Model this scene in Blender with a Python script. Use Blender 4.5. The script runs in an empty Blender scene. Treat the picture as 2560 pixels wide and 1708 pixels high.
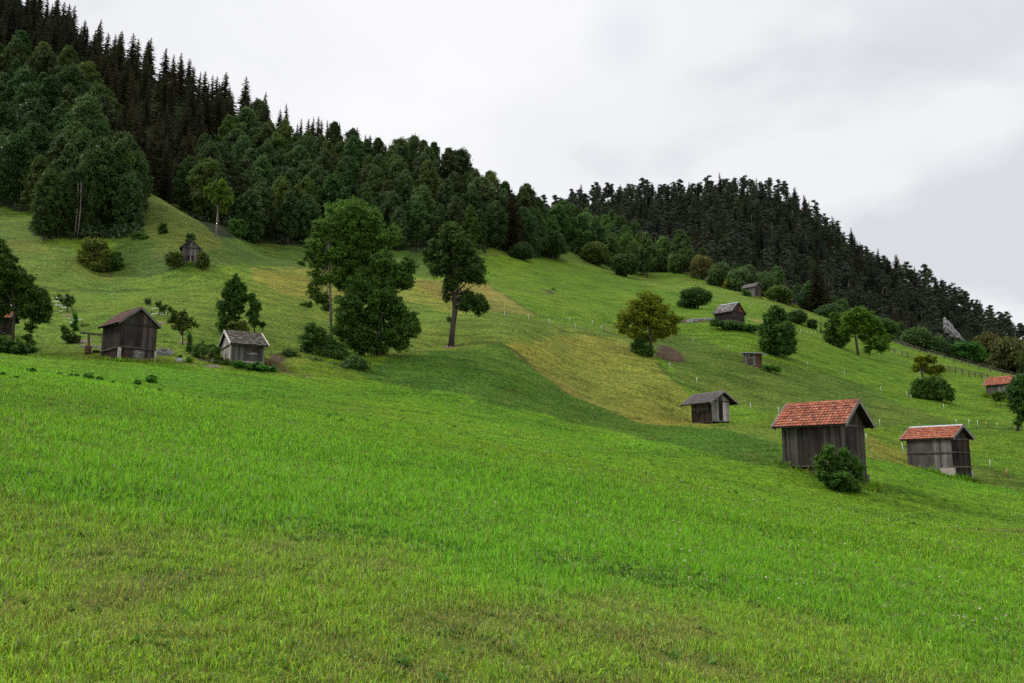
import bpy, math, random
import numpy as np
from mathutils import Vector
rng = np.random.default_rng(7)
random.seed(7)
scene = bpy.context.scene
# ---------------------------------------------------------------- camera
PITCH = math.radians(9.0); FPX = 2100.0; PW, PH = 2560, 1708
cam_d = bpy.data.cameras.new("camera"); cam = bpy.data.objects.new("camera", cam_d)
scene.collection.objects.link(cam); scene.camera = cam
cam_d.sensor_width = 36.0; cam_d.lens = FPX / PW * 36.0
cam_d.clip_start = 0.1; cam_d.clip_end = 6000
cam.location = (0, 0, 0); cam.rotation_euler = (math.pi / 2 + PITCH, 0, 0)
# ---------------------------------------------------------------- world, sun, exposure
SUN_EL, SUN_AZ = math.radians(40), math.radians(-68)     # azimuth measured from +Y towards +X
world = bpy.data.worlds.new("World"); scene.world = world; world.use_nodes = True
wn, wl = world.node_tree.nodes, world.node_tree.links; wn.clear()
def N(tree, typ, **kw):
    n = tree.nodes.new(typ)
    for k, v in kw.items():
        if k.startswith('i_'):
            key = k[2:]; key = int(key) if key.isdigit() else key.replace('_', ' ')
            n.inputs[key].default_value = v
        else: setattr(n, k, v)
    return n
def build_world():
    t = world.node_tree; L = t.links.new
    out = N(t, 'ShaderNodeOutputWorld'); bg = N(t, 'ShaderNodeBackground', i_Strength=1.0)
    tc = N(t, 'ShaderNodeTexCoord')
    sky = N(t, 'ShaderNodeTexSky', sky_type='NISHITA', sun_disc=False, sun_elevation=SUN_EL, sun_rotation=SUN_AZ)
    skm = N(t, 'ShaderNodeVectorMath', operation='SCALE'); skm.inputs['Scale'].default_value = 0.15
    L(sky.outputs[0], skm.inputs[0])
    sep = N(t, 'ShaderNodeSeparateXYZ'); L(tc.outputs['Generated'], sep.inputs[0])
    zc = N(t, 'ShaderNodeMath', operation='ADD', i_1=0.22); zm = N(t, 'ShaderNodeMath', operation='MAXIMUM', i_1=0.0)
    L(sep.outputs[2], zm.inputs[0]); L(zm.outputs[0], zc.inputs[0])
    dx = N(t, 'ShaderNodeMath', operation='DIVIDE'); dy = N(t, 'ShaderNodeMath', operation='DIVIDE')
    L(sep.outputs[0], dx.inputs[0]); L(zc.outputs[0], dx.inputs[1]); L(sep.outputs[1], dy.inputs[0]); L(zc.outputs[0], dy.inputs[1])
    cmb = N(t, 'ShaderNodeCombineXYZ'); L(dx.outputs[0], cmb.inputs[0]); L(dy.outputs[0], cmb.inputs[1])
    # cloud deck seen from below: large soft banks and finer wisps
    def noise(scale, detail, rough, dist, off):
        mp = N(t, 'ShaderNodeMapping'); mp.inputs['Location'].default_value = off; L(cmb.outputs[0], mp.inputs[0])
        n = N(t, 'ShaderNodeTexNoise', i_Scale=scale, i_Detail=detail, i_Roughness=rough, i_Distortion=dist)
        L(mp.outputs[0], n.inputs['Vector']); return n
    n1 = noise(0.62, 3, 0.45, 0.35, CLOUD_OFF)
    n2 = noise(2.1, 5, 0.5, 0.25, (4.1, 7.7, 0))
    a1 = N(t, 'ShaderNodeMath', operation='MULTIPLY', i_1=0.72); a2 = N(t, 'ShaderNodeMath', operation='MULTIPLY', i_1=0.28)
    ad = N(t, 'ShaderNodeMath', operation='ADD')
    L(n1.outputs[0], a1.inputs[0]); L(n2.outputs[0], a2.inputs[0]); L(a1.outputs[0], ad.inputs[0]); L(a2.outputs[0], ad.inputs[1])
    cr = N(t, 'ShaderNodeValToRGB'); e = cr.color_ramp.elements
    cr.color_ramp.interpolation = 'EASE'
    e[0].position = 0.40; e[0].color = (0.71, 0.725, 0.775, 1)
    e[1].position = 0.60; e[1].color = (0.965, 0.97, 0.985, 1)
    m = e.new(0.48); m.color = (0.88, 0.89, 0.925, 1)
    L(ad.outputs[0], cr.inputs[0])
    # a small thin place where the blue comes through
    gap = N(t, 'ShaderNodeVectorMath', operation='DISTANCE'); L(tc.outputs['Generated'], gap.inputs[0])
    gap.inputs[1].default_value = GAP_DIR
    gr = N(t, 'ShaderNodeMapRange'); gr.inputs['From Min'].default_value = 0.0; gr.inputs['From Max'].default_value = 0.045
    gr.inputs['To Min'].default_value = 0.15; gr.inputs['To Max'].default_value = 0.0
    wv = N(t, 'ShaderNodeMath', operation='MULTIPLY_ADD', i_1=-.09, i_2=.045); L(n2.outputs[0], wv.inputs[0]); gd = N(t, 'ShaderNodeMath', operation='ADD'); L(gap.outputs['Value'], gd.inputs[0]); L(wv.outputs[0], gd.inputs[1]); L(gd.outputs[0], gr.inputs['Value'])
    mg = N(t, 'ShaderNodeMix', data_type='RGBA'); L(gr.outputs[0], mg.inputs['Factor'])
    L(cr.outputs[0], mg.inputs[6]); L(skm.outputs[0], mg.inputs[7])
    # overcast skies are brighter overhead
    up = N(t, 'ShaderNodeMapRange'); up.inputs['From Min'].default_value = 0.52; up.inputs['From Max'].default_value = 0.95
    up.inputs['To Min'].default_value = 1.0; up.inputs['To Max'].default_value = ZENITH
    L(sep.outputs[2], up.inputs['Value'])
    sc = N(t, 'ShaderNodeVectorMath', operation='SCALE'); L(mg.outputs[2], sc.inputs[0]); L(up.outputs[0], sc.inputs['Scale'])
    L(sc.outputs[0], bg.inputs[0]); L(bg.outputs[0], out.inputs[0])
HAZE = False
CLOUD_OFF = (0.35, 0.9, 0); ZENITH = 2.4
_g = np.array([(1560 - 1280) / FPX, 1.0, 0]); _b = (854 - 90) / FPX
_g = np.array([(1560 - 1280) / FPX, math.cos(PITCH) - _b * math.sin(PITCH), math.sin(PITCH) + _b * math.cos(PITCH)])
GAP_DIR = tuple(_g / np.linalg.norm(_g))
build_world()
sun_d = bpy.data.lights.new("sun", 'SUN'); sun = bpy.data.objects.new("sun", sun_d); scene.collection.objects.link(sun)
sun_d.energy = 2.9; sun_d.angle = math.radians(11); sun_d.color = (1.0, 0.96, 0.9)
_sd = Vector((math.sin(SUN_AZ) * math.cos(SUN_EL), math.cos(SUN_AZ) * math.cos(SUN_EL), math.sin(SUN_EL)))
sun.rotation_euler = _sd.to_track_quat('Z', 'Y').to_euler()
scene.view_settings.view_transform = 'Standard'; scene.view_settings.look = 'None'
scene.view_settings.exposure = 0.0; scene.view_settings.gamma = 1.0; scene.view_settings.use_curve_mapping = False
scene.cycles.max_bounces = 6; scene.cycles.transparent_max_bounces = 8
scene.cycles.volume_bounces = 0
scene.cycles.use_denoising = False
# ---------------------------------------------------------------- pixel <-> world
cP, sP = math.cos(PITCH), math.sin(PITCH)
def ray(px, py):
    """direction per metre of forward distance Y for a photo pixel (2560x1708)"""
    px = np.asarray(px, float); py = np.asarray(py, float)
    a = (px - PW / 2) / FPX; b = (PH / 2 - py) / FPX
    dy = cP - b * sP; dz = sP + b * cP
    return a / dy, dz / dy
def W(px, py, Y):
    u, t = ray(px, py); return np.array([u * Y, Y, t * Y])
# ---------------------------------------------------------------- terrain as a height field
CTRL = """
-150 880 60,0 905 62,0 866 74,0 780 94,0 700 112,0 600 138,0 515 168,-150 500 165
150 905 66,150 860 80,150 780 97,150 727 108,190 650 126,190 600 140,100 540 158
300 905 69,300 840 82,300 780 95,300 727 112,250 672 127,330 690 122,330 600 138
440 690 120,475 668 123,450 600 139,450 550 151,420 512 162,370 484 172,370 560 150,370 620 134,540 592 150,490 552 160
620 620 176,630 660 142,640 720 118,600 800 96,620 860 84,630 908 76,620 935 70
700 622 180,700 560 200,850 700 142,850 800 108,900 625 190,900 900 85,880 948 76,760 900 80
1000 632 195,1127 863 98,1050 700 152,1050 780 120,1250 865 96,1250 950 83,1250 1010 72,1100 880 90
1200 642 208,1250 720 157,1250 790 122,1300 825 110,1400 665 238,1400 720 188,1500 790 145,1450 860 117,1450 950 98,1480 1010 86,1450 1080 68
1560 692 262,1626 885 120,1700 750 190,1740 770 182,1650 985 100,1640 1050 86,1783 1070 88,1840 1071 91,1725 1064 93,1700 940 109,1800 985 106,1700 850 140
1720 682 305,1640 700 285,1826 811 150,1880 742 228,1870 790 172,1885 917 125,1945 890 137,1800 870 133
1990 772 228,2065 797 222,2145 880 163,2000 808 195,2060 840 185,2225 857 205,2360 897 190,2450 922 182,2550 948 170,2640 965 160
2254 891 178,2372 930 165,2470 950 156,2490 1003 140,2330 1000 134,2100 960 128,2100 1040 102,2250 1062 100,2450 1066 106,2560 1076 104
1956 1163 51.5,2110 1213 47.5,2173 1222 46.5,1946 1040 88,2190 1070 92,2200 1135 68,2277 1168 69,2397 1200 65,2420 1203 66.5,2475 1170 76,2560 1190 72,2560 1235 60
1800 1120 62,2030 1250 40,2300 1290 42
0 300 235,0 70 300,0 -15 340,-200 -50 330,-200 300 230,150 450 188,150 255 240,150 110 298
300 520 175,350 425 215,350 182 300,440 545 178,500 500 198,500 420 228,500 266 287,560 570 178
620 560 198,620 450 235,620 314 284,780 590 200,780 470 245,780 375 279,900 520 230,900 412 272
1000 560 225,1000 448 266,1100 590 222,1100 472 262,1250 605 235,1250 545 267,1310 630 250,1340 582 285
0 120 470,350 330 430,620 440 400,900 500 380,1100 560 370,1250 610 360
1350 560 470,1500 512 500,1650 500 520,1800 494 520,1900 488 512,2000 527 505,2100 604 493,2200 686 482,2300 720 472,2400 770 462,2500 836 452,2620 905 442
1450 650 345,1650 690 350,1800 705 345,1950 765 340,2100 835 325,2250 890 310,2400 935 290,2560 1000 280
1650 600 430,1800 600 420,1500 590 420,2000 665 410,2200 785 395,2400 870 380
1350 640 700,1650 600 720,1900 610 710,2200 780 680,2500 920 650,2640 980 640
"""
def build_terrain_model():
    pts = []
    for row in CTRL.strip().splitlines():
        for c in row.split(','):
            px, py, Y = map(float, c.split()); w = W(px, py, Y); pts.append(w)
    pts = np.array(pts)
    near = []
    for Y in (-5, 0, 5, 10, 18, 28):
        for u in (-1.0, -0.5, 0, 0.5, 1.0):
            X = u * (Y + 8); near.append((X, Y, -1.65 - 0.161 * X + 0.088 * Y))
    for Y in (50, 90, 160, 300, 600):        # keep the sides sane outside the frame
        pass
    pts = np.vstack([pts, near])
    return pts
TP = build_terrain_model()
def plane(X, Y): return -1.65 - 0.161 * X + 0.088 * np.minimum(Y, 900)
def uv_of(X, Y):
    return np.stack([1.6 * X / (Y + 8), np.log(Y + 8)], -1)
def tps_fit(P, lam=4e-5):
    uv = uv_of(P[:, 0], P[:, 1]); r = (P[:, 2] - plane(P[:, 0], P[:, 1])) / (P[:, 1] + 8)
    d = np.linalg.norm(uv[:, None] - uv[None], axis=-1); K = np.where(d > 0, d * d * np.log(d + 1e-12), 0)
    n = len(P); A = np.zeros((n + 3, n + 3)); A[:n, :n] = K + lam * np.eye(n)
    A[:n, n] = 1; A[:n, n + 1:] = uv; A[n, :n] = 1; A[n + 1:, :n] = uv.T
    s = np.linalg.solve(A, np.concatenate([r, [0, 0, 0]])); return uv, s
_UV, _S = tps_fit(TP)
def H0(X, Y):
    X = np.asarray(X, float); Y = np.asarray(Y, float); sh = X.shape
    x = X.ravel(); y = Y.ravel(); out = np.empty(len(x)); n = len(_UV)
    for i in range(0, len(x), 20000):
        q = uv_of(x[i:i + 20000], y[i:i + 20000]); q[:, 0] = np.clip(q[:, 0], -1.25, 1.25)
        d2 = ((q[:, None] - _UV[None]) ** 2).sum(-1); K = 0.5 * d2 * np.log(d2 + 1e-12)
        out[i:i + 20000] = K @ _S[:n] + _S[n] + q @ _S[n + 1:]
    return plane(X, Y) + (out * (y + 8)).reshape(sh)
# fast lookup table in (u, log) space
GU = np.linspace(-1.15, 1.15, 700); GS = np.linspace(math.log(2.5), math.log(908), 620)
_gx, _gs = np.meshgrid(GU, GS, indexing='ij'); GYY = np.exp(_gs) - 8; GXX = _gx * (GYY + 8)
def vnoise(X, Y, scale, seed):
    """smooth value noise"""
    r = np.random.default_rng(seed); T = r.random((256, 256))
    x = X / scale; y = Y / scale; xi = np.floor(x).astype(int); yi = np.floor(y).astype(int)
    fx = x - xi; fy = y - yi; fx = fx * fx * (3 - 2 * fx); fy = fy * fy * (3 - 2 * fy)
    g = lambda a, b: T[a % 256, b % 256]
    return (g(xi, yi) * (1 - fx) + g(xi + 1, yi) * fx) * (1 - fy) + (g(xi, yi + 1) * (1 - fx) + g(xi + 1, yi + 1) * fx) * fy - .5
def rough(X, Y):
    """small swells, mowing terraces and cattle steps of the slope"""
    far = np.clip((Y - 25) / 60, 0, 1)
    return far * (0.6 * vnoise(X, Y, 19, 1) + 0.50 * vnoise(X * .6, Y * 1.5, 5, 2) + 0.24 * vnoise(X * .4, Y * 1.5, 1.8, 3)) + 0.12 * vnoise(X, Y, 3.1, 4) * (1 - .4 * far)
GZ = H0(GXX, GYY) + rough(GXX, GYY)
def H(X, Y):
    X = np.asarray(X, float); Y = np.asarray(Y, float)
    a = (np.clip(X / (Y + 8), -1.149, 1.149) - GU[0]) / (GU[1] - GU[0]); b = (np.log(np.maximum(Y + 8, 2.51)) - GS[0]) / (GS[1] - GS[0])
    a = np.clip(a, 0, len(GU) - 1.001); b = np.clip(b, 0, len(GS) - 1.001)
    i = a.astype(int); j = b.astype(int); fa = a - i; fb = b - j
    return (GZ[i, j] * (1 - fa) + GZ[i + 1, j] * fa) * (1 - fb) + (GZ[i, j + 1] * (1 - fa) + GZ[i + 1, j + 1] * fa) * fb
def anchor(px, py, Y, rad=.05):
    w = W(px, py, Y); r_ = rad * Y
    for _ in range(3):
        dz = w[2] - float(H(w[0], w[1])); d2 = ((GXX - w[0]) ** 2 + ((GYY - w[1]) * .8) ** 2) / (r_ * r_); GZ[...] = GZ + dz * np.exp(-d2)
for a_ in 3 * ((478, 668, 122, .05), (440, 669, 121.5, .03), (500, 669, 121.5, .03), (1780, 1069, 90.1, .03), (1829, 1070, 91.3, .03), (1721, 1063, 93.3, .03), (2110, 1217, 47.2, .04), (2173, 1226, 48.6, .04), (1956, 1164, 49.8, .035), (2396, 1200, 65.7, .03), (2421, 1205, 66.9, .03), (2277, 1169, 68.9, .03), (1127, 866, 100, .04), (829, 868, 88, .03), (900, 888, 90, .03), (955, 889, 87, .03),
           (1626, 888, 120, .04), (1945, 890, 137, .04), (2098, 872, 172, .03), (2146, 890, 164, .03), (2335, 1000, 131, .04), (238, 675, 127, .04), (292, 676, 128, .03), (540, 594, 148, .03), (592, 591, 172, .03), (32, 868, 74, .03), (458, 863, 79, .03)):
    anchor(*a_)
YS = np.exp(np.linspace(math.log(3.0), math.log(880), 1500))
def at(px, py, ymin=3.0):
    """the place on the ground that a photo pixel shows"""
    u, t = ray(px, py); u = float(u); t = float(t)
    hit = (H(u * YS, YS) >= t * YS) & (YS >= ymin)
    k = int(np.argmax(hit)) if hit.any() else -1
    if k <= 0: Y = YS[k]
    else:
        a, b = YS[k - 1], YS[k]
        for _ in range(18):
            m = (a + b) / 2
            if H(u * m, m) >= t * m: b = m
            else: a = m
        Y = b
    return np.array([u * Y, Y, float(H(u * Y, Y))])
def G(x, y): return float(H(x, y))
# ---------------------------------------------------------------- ground cover zones (world-space polygons)
def poly_world(px_list, ymin=3.0):
    out = []
    n = len(px_list)
    for i in range(n):
        a = px_list[i]; b = px_list[(i + 1) % n]
        k = max(1, int(math.hypot(b[0] - a[0], b[1] - a[1]) / 25))
        for j in range(k):
            f = j / k; p = at(a[0] + (b[0] - a[0]) * f, a[1] + (b[1] - a[1]) * f, ymin); out.append((p[0], p[1]))
    return np.array(out)
def inside(X, Y, P):
    X = np.asarray(X); Y = np.asarray(Y); c = np.zeros(X.shape, bool)
    bb = (X >= P[:, 0].min()) & (X <= P[:, 0].max()) & (Y >= P[:, 1].min()) & (Y <= P[:, 1].max())
    x = X[bb]; y = Y[bb]; r = np.zeros(x.shape, bool); n = len(P); j = n - 1
    for i in range(n):
        xi, yi = P[i]; xj, yj = P[j]
        if yi != yj:
            r ^= ((yi > y) != (yj > y)) & (x < (xj - xi) * (y - yi) / (yj - yi) + xi)
        j = i
    c[bb] = r; return c
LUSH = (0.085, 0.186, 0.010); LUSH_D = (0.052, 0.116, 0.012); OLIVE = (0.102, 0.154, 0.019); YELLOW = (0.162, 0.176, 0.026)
HAY = (0.165, 0.155, 0.032); GREEN = (0.086, 0.158, 0.011); DULL = (0.074, 0.122, 0.016); HILL = (0.060, 0.104, 0.015); UPL = (0.082, 0.135, 0.016); DIRT = (0.075, 0.052, 0.034); FLOOR = (0.020, 0.028, 0.010)  # FLOOR: wood floor darkened in its colour for the shade under the trees
LIME = (0.100, 0.158, 0.017)
ZONES = [
 (GREEN, [(-60, 900), (900, 960), (1800, 1090), (2200, 1180), (2640, 1260), (2640, 985), (2450, 924), (2225, 856), (2065, 797), (1900, 746), (1720, 684), (1560, 694), (1400, 667), (1200, 644), (1000, 634), (700, 624), (600, 606), (545, 592), (450, 517), (370, 486), (330, 600), (190, 602), (100, 542), (0, 517), (-60, 514)]),
 (LIME, [(-60, 880), (340, 905), (700, 935), (900, 850), (1100, 790), (1000, 745), (640, 690), (520, 672), (360, 690), (270, 655), (100, 560), (0, 515), (-60, 510)]),
 (UPL, [(-60, 722), (105, 729), (350, 727), (270, 680), (262, 676), (190, 640), (100, 560), (0, 515), (-60, 510)]),
 ((0.100, 0.140, 0.018), [(-60, 600), (60, 602), (140, 630), (230, 680), (300, 715), (350, 727), (280, 715), (180, 665), (60, 625), (-60, 615)]),
 (LIME, [(120, 730), (350, 730), (560, 745), (800, 800), (620, 860), (340, 850), (60, 860), (60, 760)]),
 (HILL, [(265, 655), (330, 690), (385, 687), (460, 672), (545, 668), (610, 664), (760, 668), (1000, 690), (1200, 700), (1190, 640), (900, 622), (700, 615), (600, 600), (545, 590), (450, 515), (370, 478), (330, 520), (300, 590)]),
 ((0.085, 0.118, 0.018), [(370, 480), (450, 515), (545, 592), (560, 620), (470, 640), (400, 640), (350, 600), (345, 530)]),
 (YELLOW, [(625, 672), (700, 668), (830, 670), (980, 692), (1205, 705), (1290, 752), (1345, 788), (1230, 778), (1130, 785), (1000, 748), (850, 745), (720, 740), (640, 705)]),
 (HAY, [(1030, 700), (1205, 706), (1290, 752), (1345, 788), (1240, 778), (1180, 770), (1080, 740)]),
 (GREEN, [(1190, 640), (1215, 708), (1290, 755), (1345, 788), (1420, 802), (1560, 812), (1650, 830), (1760, 850), (1900, 870), (2010, 900), (2160, 945), (2300, 962), (2520, 985), (2600, 990), (2600, 955), (2400, 905), (2225, 853), (2065, 795), (1900, 745), (1800, 715), (1700, 676), (1600, 690), (1480, 665), (1330, 640)]),
 (DULL, [(1600, 830), (1700, 835), (1830, 880), (2000, 920), (2160, 965), (2250, 1010), (2400, 1060), (2200, 1066), (2000, 1050), (1900, 1030), (1800, 990), (1720, 965), (1680, 925), (1640, 880)]),
 (OLIVE, [(1850, 790), (1950, 800), (2020, 835), (1960, 830), (1900, 815)]),
 (LIME, [(1700, 690), (1900, 740), (2060, 795), (2000, 800), (1900, 765), (1800, 755), (1640, 720), (1480, 668), (1600, 690)]),
 (OLIVE, [(1000, 750), (1130, 785), (1260, 782), (1400, 812), (1560, 820), (1600, 880), (1450, 860), (1250, 862), (1100, 880), (960, 895), (900, 870)]),
 (YELLOW, [(1262, 865), (1400, 840), (1550, 845), (1640, 900), (1720, 990), (1785, 1068), (1600, 1057), (1480, 1012), (1420, 985), (1350, 930)]),
 (HAY, [(1262, 866), (1300, 885), (1370, 940), (1440, 985), (1500, 1015), (1600, 1050), (1700, 1060), (1600, 1058), (1480, 1014), (1420, 987), (1350, 932)]),
 (OLIVE, [(1790, 1068), (1850, 1060), (1945, 1070), (1955, 1110), (1880, 1098)]),
 (YELLOW, [(2165, 1085), (2230, 1122), (2280, 1135), (2280, 1166), (2180, 1152)]),
 (OLIVE, [(2410, 1170), (2470, 1168), (2560, 1198), (2600, 1215), (2600, 1240), (2425, 1200)]),
 (GREEN, [(2165, 1074), (2450, 1072), (2600, 1078), (2600, 1190), (2475, 1165), (2280, 1128), (2180, 1090)]),
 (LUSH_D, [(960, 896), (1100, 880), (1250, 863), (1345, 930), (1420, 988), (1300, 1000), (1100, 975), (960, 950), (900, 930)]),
 (DIRT, [(1640, 865), (1680, 868), (1700, 885), (1708, 900), (1690, 908), (1660, 900), (1645, 885)]),
 (DIRT, [(665, 880), (700, 900), (740, 935), (800, 940), (760, 945), (690, 925), (655, 905)]),
 (DIRT, [(1585, 803), (1635, 796), (1780, 801), (1700, 808), (1585, 810)]),
 (DIRT, [(1352, 723), (1378, 725), (1392, 736), (1374, 735)]),
 (DIRT, [(1375, 960), (1405, 965), (1400, 975), (1380, 972)]),
 (DIRT, [(270, 683), (292, 684), (300, 690), (280, 690)]),
 (HAY, [(1870, 765 + 30), (1915, 805), (1910, 808), (1868, 800)]),
]
ZW = [(np.array(c), poly_world(p)) for c, p in ZONES]
LUSH_EDGE = poly_world([(-80, 882), (0, 884), (350, 906), (600, 925), (700, 935), (850, 950), (905, 948), (960, 896), (1100, 880), (1252, 863), (1350, 932), (1422, 987), (1500, 1017), (1600, 1057), (1720, 1068), (1800, 1071), (1955, 1110), (2060, 1130), (2180, 1152), (2280, 1166), (2422, 1203), (2600, 1242), (2600, 1320), (-80, 1320)])
LINES = [[(60, 733), (105, 729), (200, 726), (350, 727)], [(262, 676), (300, 688), (385, 687), (470, 673), (545, 669)], [(620, 667), (760, 669), (900, 680), (1000, 690)], [(2180, 1087), (2240, 1107), (2280, 1124)], [(2465, 1170), (2520, 1192), (2600, 1214)],
         [(1170, 778), (1200, 785), (1330, 809), (1440, 831), (1560, 845)], [(1213, 708), (1285, 752), (1343, 789), (1440, 800), (1541, 809)], [(1640, 905), (1665, 932), (1700, 960), (1745, 978), (1790, 1000)], [(2180, 1069), (2300, 1068), (2450, 1071), (2600, 1075)], [(1700, 679), (1760, 697), (1800, 715), (1850, 737)], [(1480, 700), (1540, 715), (1600, 735), (1660, 760)], [(1300, 668), (1340, 680), (1380, 695)],
         [(1120, 862), (1252, 861), (1290, 880), (1345, 930)]]
LINES_W = [np.array([at(*p)[:2] for p in l]) for l in LINES]
def line_mask(X, Y, wid=.55):
    D = np.full(X.shape, 9.0)
    for L_ in LINES_W:
        for a, b in zip(L_[:-1], L_[1:]):
            x0, x1 = min(a[0], b[0]) - 2, max(a[0], b[0]) + 2; y0, y1 = min(a[1], b[1]) - 2, max(a[1], b[1]) + 2
            m = (X > x0) & (X < x1) & (Y > y0) & (Y < y1)
            if not m.any(): continue
            p = np.stack([X[m], Y[m]], -1); d = b - a; t_ = np.clip(((p - a) @ d) / (d @ d + 1e-9), 0, 1); D[m] = np.minimum(D[m], np.linalg.norm(p - (a + t_[:, None] * d), axis=-1))
    return np.clip(1.3 - D / wid, 0, 1)
MOUND = poly_world([(960, 890), (1100, 874), (1252, 858), (1350, 925), (1422, 980), (1500, 1010), (1600, 1050), (1720, 1060), (1800, 1065), (1955, 1105), (1975, 1185), (1800, 1140), (1500, 1068), (1250, 1012), (1000, 962), (905, 948)])
_mow = np.array([at(*p)[:2] for p in [(-100, 1190), (300, 1240), (700, 1320), (1300, 1405), (1700, 1460), (2100, 1550), (2650, 1640)]])
def ground_colour(X, Y):
    X = np.asarray(X, float); Y = np.asarray(Y, float)
    r = np.random.default_rng(12); a = r.normal(0, 1, X.shape) * np.clip(Y / 300, .05, .2); b = r.normal(0, 1, X.shape) * np.clip(Y / 110, .1, .45)
    C = .5 * _gc(X, Y, X + a, Y + b) + .5 * _gc(X, Y, X - a * .8, Y - b)
    k = (line_mask(X, Y, .5 + .3 * vnoise(X, Y, 3, 91)) * (.75 + .6 * vnoise(X, Y, 1.3, 92)))[..., None]; k = np.clip(k, 0, 1) * .8
    return C * (1 - k) + np.array((.038, .068, .014)) * k
def _gc(X0, Y0, X, Y):
    X = np.asarray(X, float); Y = np.asarray(Y, float)
    jx = 1.0 * vnoise(X, Y, 2.2, 21) * np.clip(Y / 60, .3, 1.5); jy = 1.6 * vnoise(X, Y, 2.6, 22) * np.clip(Y / 60, .3, 1.5)
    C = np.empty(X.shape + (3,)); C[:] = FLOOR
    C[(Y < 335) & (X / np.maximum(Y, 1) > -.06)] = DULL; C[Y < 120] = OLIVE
    for c, P in ZW[:1]: C[inside(X + jx, Y + jy, P)] = c
    for c, P in ZW[1:]: C[inside(X + jx, Y + jy, P)] = c
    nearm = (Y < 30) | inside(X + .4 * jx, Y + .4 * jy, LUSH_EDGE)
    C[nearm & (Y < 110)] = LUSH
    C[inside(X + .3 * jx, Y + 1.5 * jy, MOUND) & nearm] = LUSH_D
    # lush band gets a little more yellow-green with distance; the strip nearest the camera is mown and patchy
    ym = np.interp(X, _mow[:, 0], _mow[:, 1]) if _mow[0, 0] < _mow[-1, 0] else np.interp(X, _mow[::-1, 0], _mow[::-1, 1])
    k = np.clip((ym - Y + 1.2 * vnoise(X, Y, 1.4, 31) * 2) / 1.6, 0, 1) * (Y < 40)
    mown = np.array((0.124, 0.196, 0.016)); br = np.array((0.150, 0.115, 0.045))
    pat = np.clip(vnoise(X, Y, 0.5, 32) * 2.6 + vnoise(X, Y, .17, 35) * 1.6 + vnoise(X, Y, 2.4, 33) * 1.6 + .14, 0, 1)[..., None]
    M = mown * (1 - .6 * pat) + br * .6 * pat
    C = C * (1 - .8 * k[..., None]) + M * .8 * k[..., None]
    f = 1 + .22 * vnoise(X, Y, 14, 41) + .16 * vnoise(X, Y, 4.5, 42)
    C = C * f[..., None]
    C[..., 0] *= 1 + .25 * vnoise(X, Y, 9, 43)
    return np.clip(C, 0.004, 1)
# ---------------------------------------------------------------- scene helpers
COL = scene.collection
def new_mesh(name, V, loops, starts, totals, mats, attrs=None, smooth=False):
    me = bpy.data.meshes.new(name)
    V = np.asarray(V, np.float32); me.vertices.add(len(V)); me.vertices.foreach_set('co', V.ravel())
    me.loops.add(len(loops)); me.loops.foreach_set('vertex_index', np.asarray(loops, np.int32))
    me.polygons.add(len(starts)); me.polygons.foreach_set('loop_start', np.asarray(starts, np.int32))
    for m in mats: me.materials.append(m)
    if attrs:
        for k, (kind, dat) in attrs.items():
            at_ = me.attributes.new(k, kind, 'POINT')
            at_.data.foreach_set('color' if kind == 'FLOAT_COLOR' else 'value', np.asarray(dat, np.float32).ravel())
    me.update(calc_edges=True); me.validate()
    if smooth: me.polygons.foreach_set('use_smooth', np.ones(len(me.polygons), bool))
    return me
def quads_mesh(name, Q, mat, tone=None, smooth=False):
    """Q: (M,4,3) array of separate quads"""
    M = len(Q); V = Q.reshape(-1, 3); L = np.arange(4 * M)
    at_ = {'tone': ('FLOAT', np.repeat(tone, 4))} if tone is not None else None
    return new_mesh(name, V, L, np.arange(M) * 4, None, [mat], at_, smooth)
def link(o, parent=None):
    COL.objects.link(o)
    if parent is not None: o.parent = parent
    return o
def obj(name, me, parent=None, loc=None):
    o = bpy.data.objects.new(name, me); link(o, parent)
    if loc is not None: o.location = loc
    return o
def tag(o, label=None, cat=None, group=None, kind=None):
    if label: o['label'] = label
    if cat: o['category'] = cat
    if group: o['group'] = group
    if kind: o['kind'] = kind
    return o
def thing(name, label, cat, loc=(0, 0, 0), rotz=0.0, group=None):
    o = bpy.data.objects.new(name, None); o.empty_display_size = .3; COL.objects.link(o)
    o.location = loc; o.rotation_euler = (0, 0, rotz); tag(o, label, cat, group); return o
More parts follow.
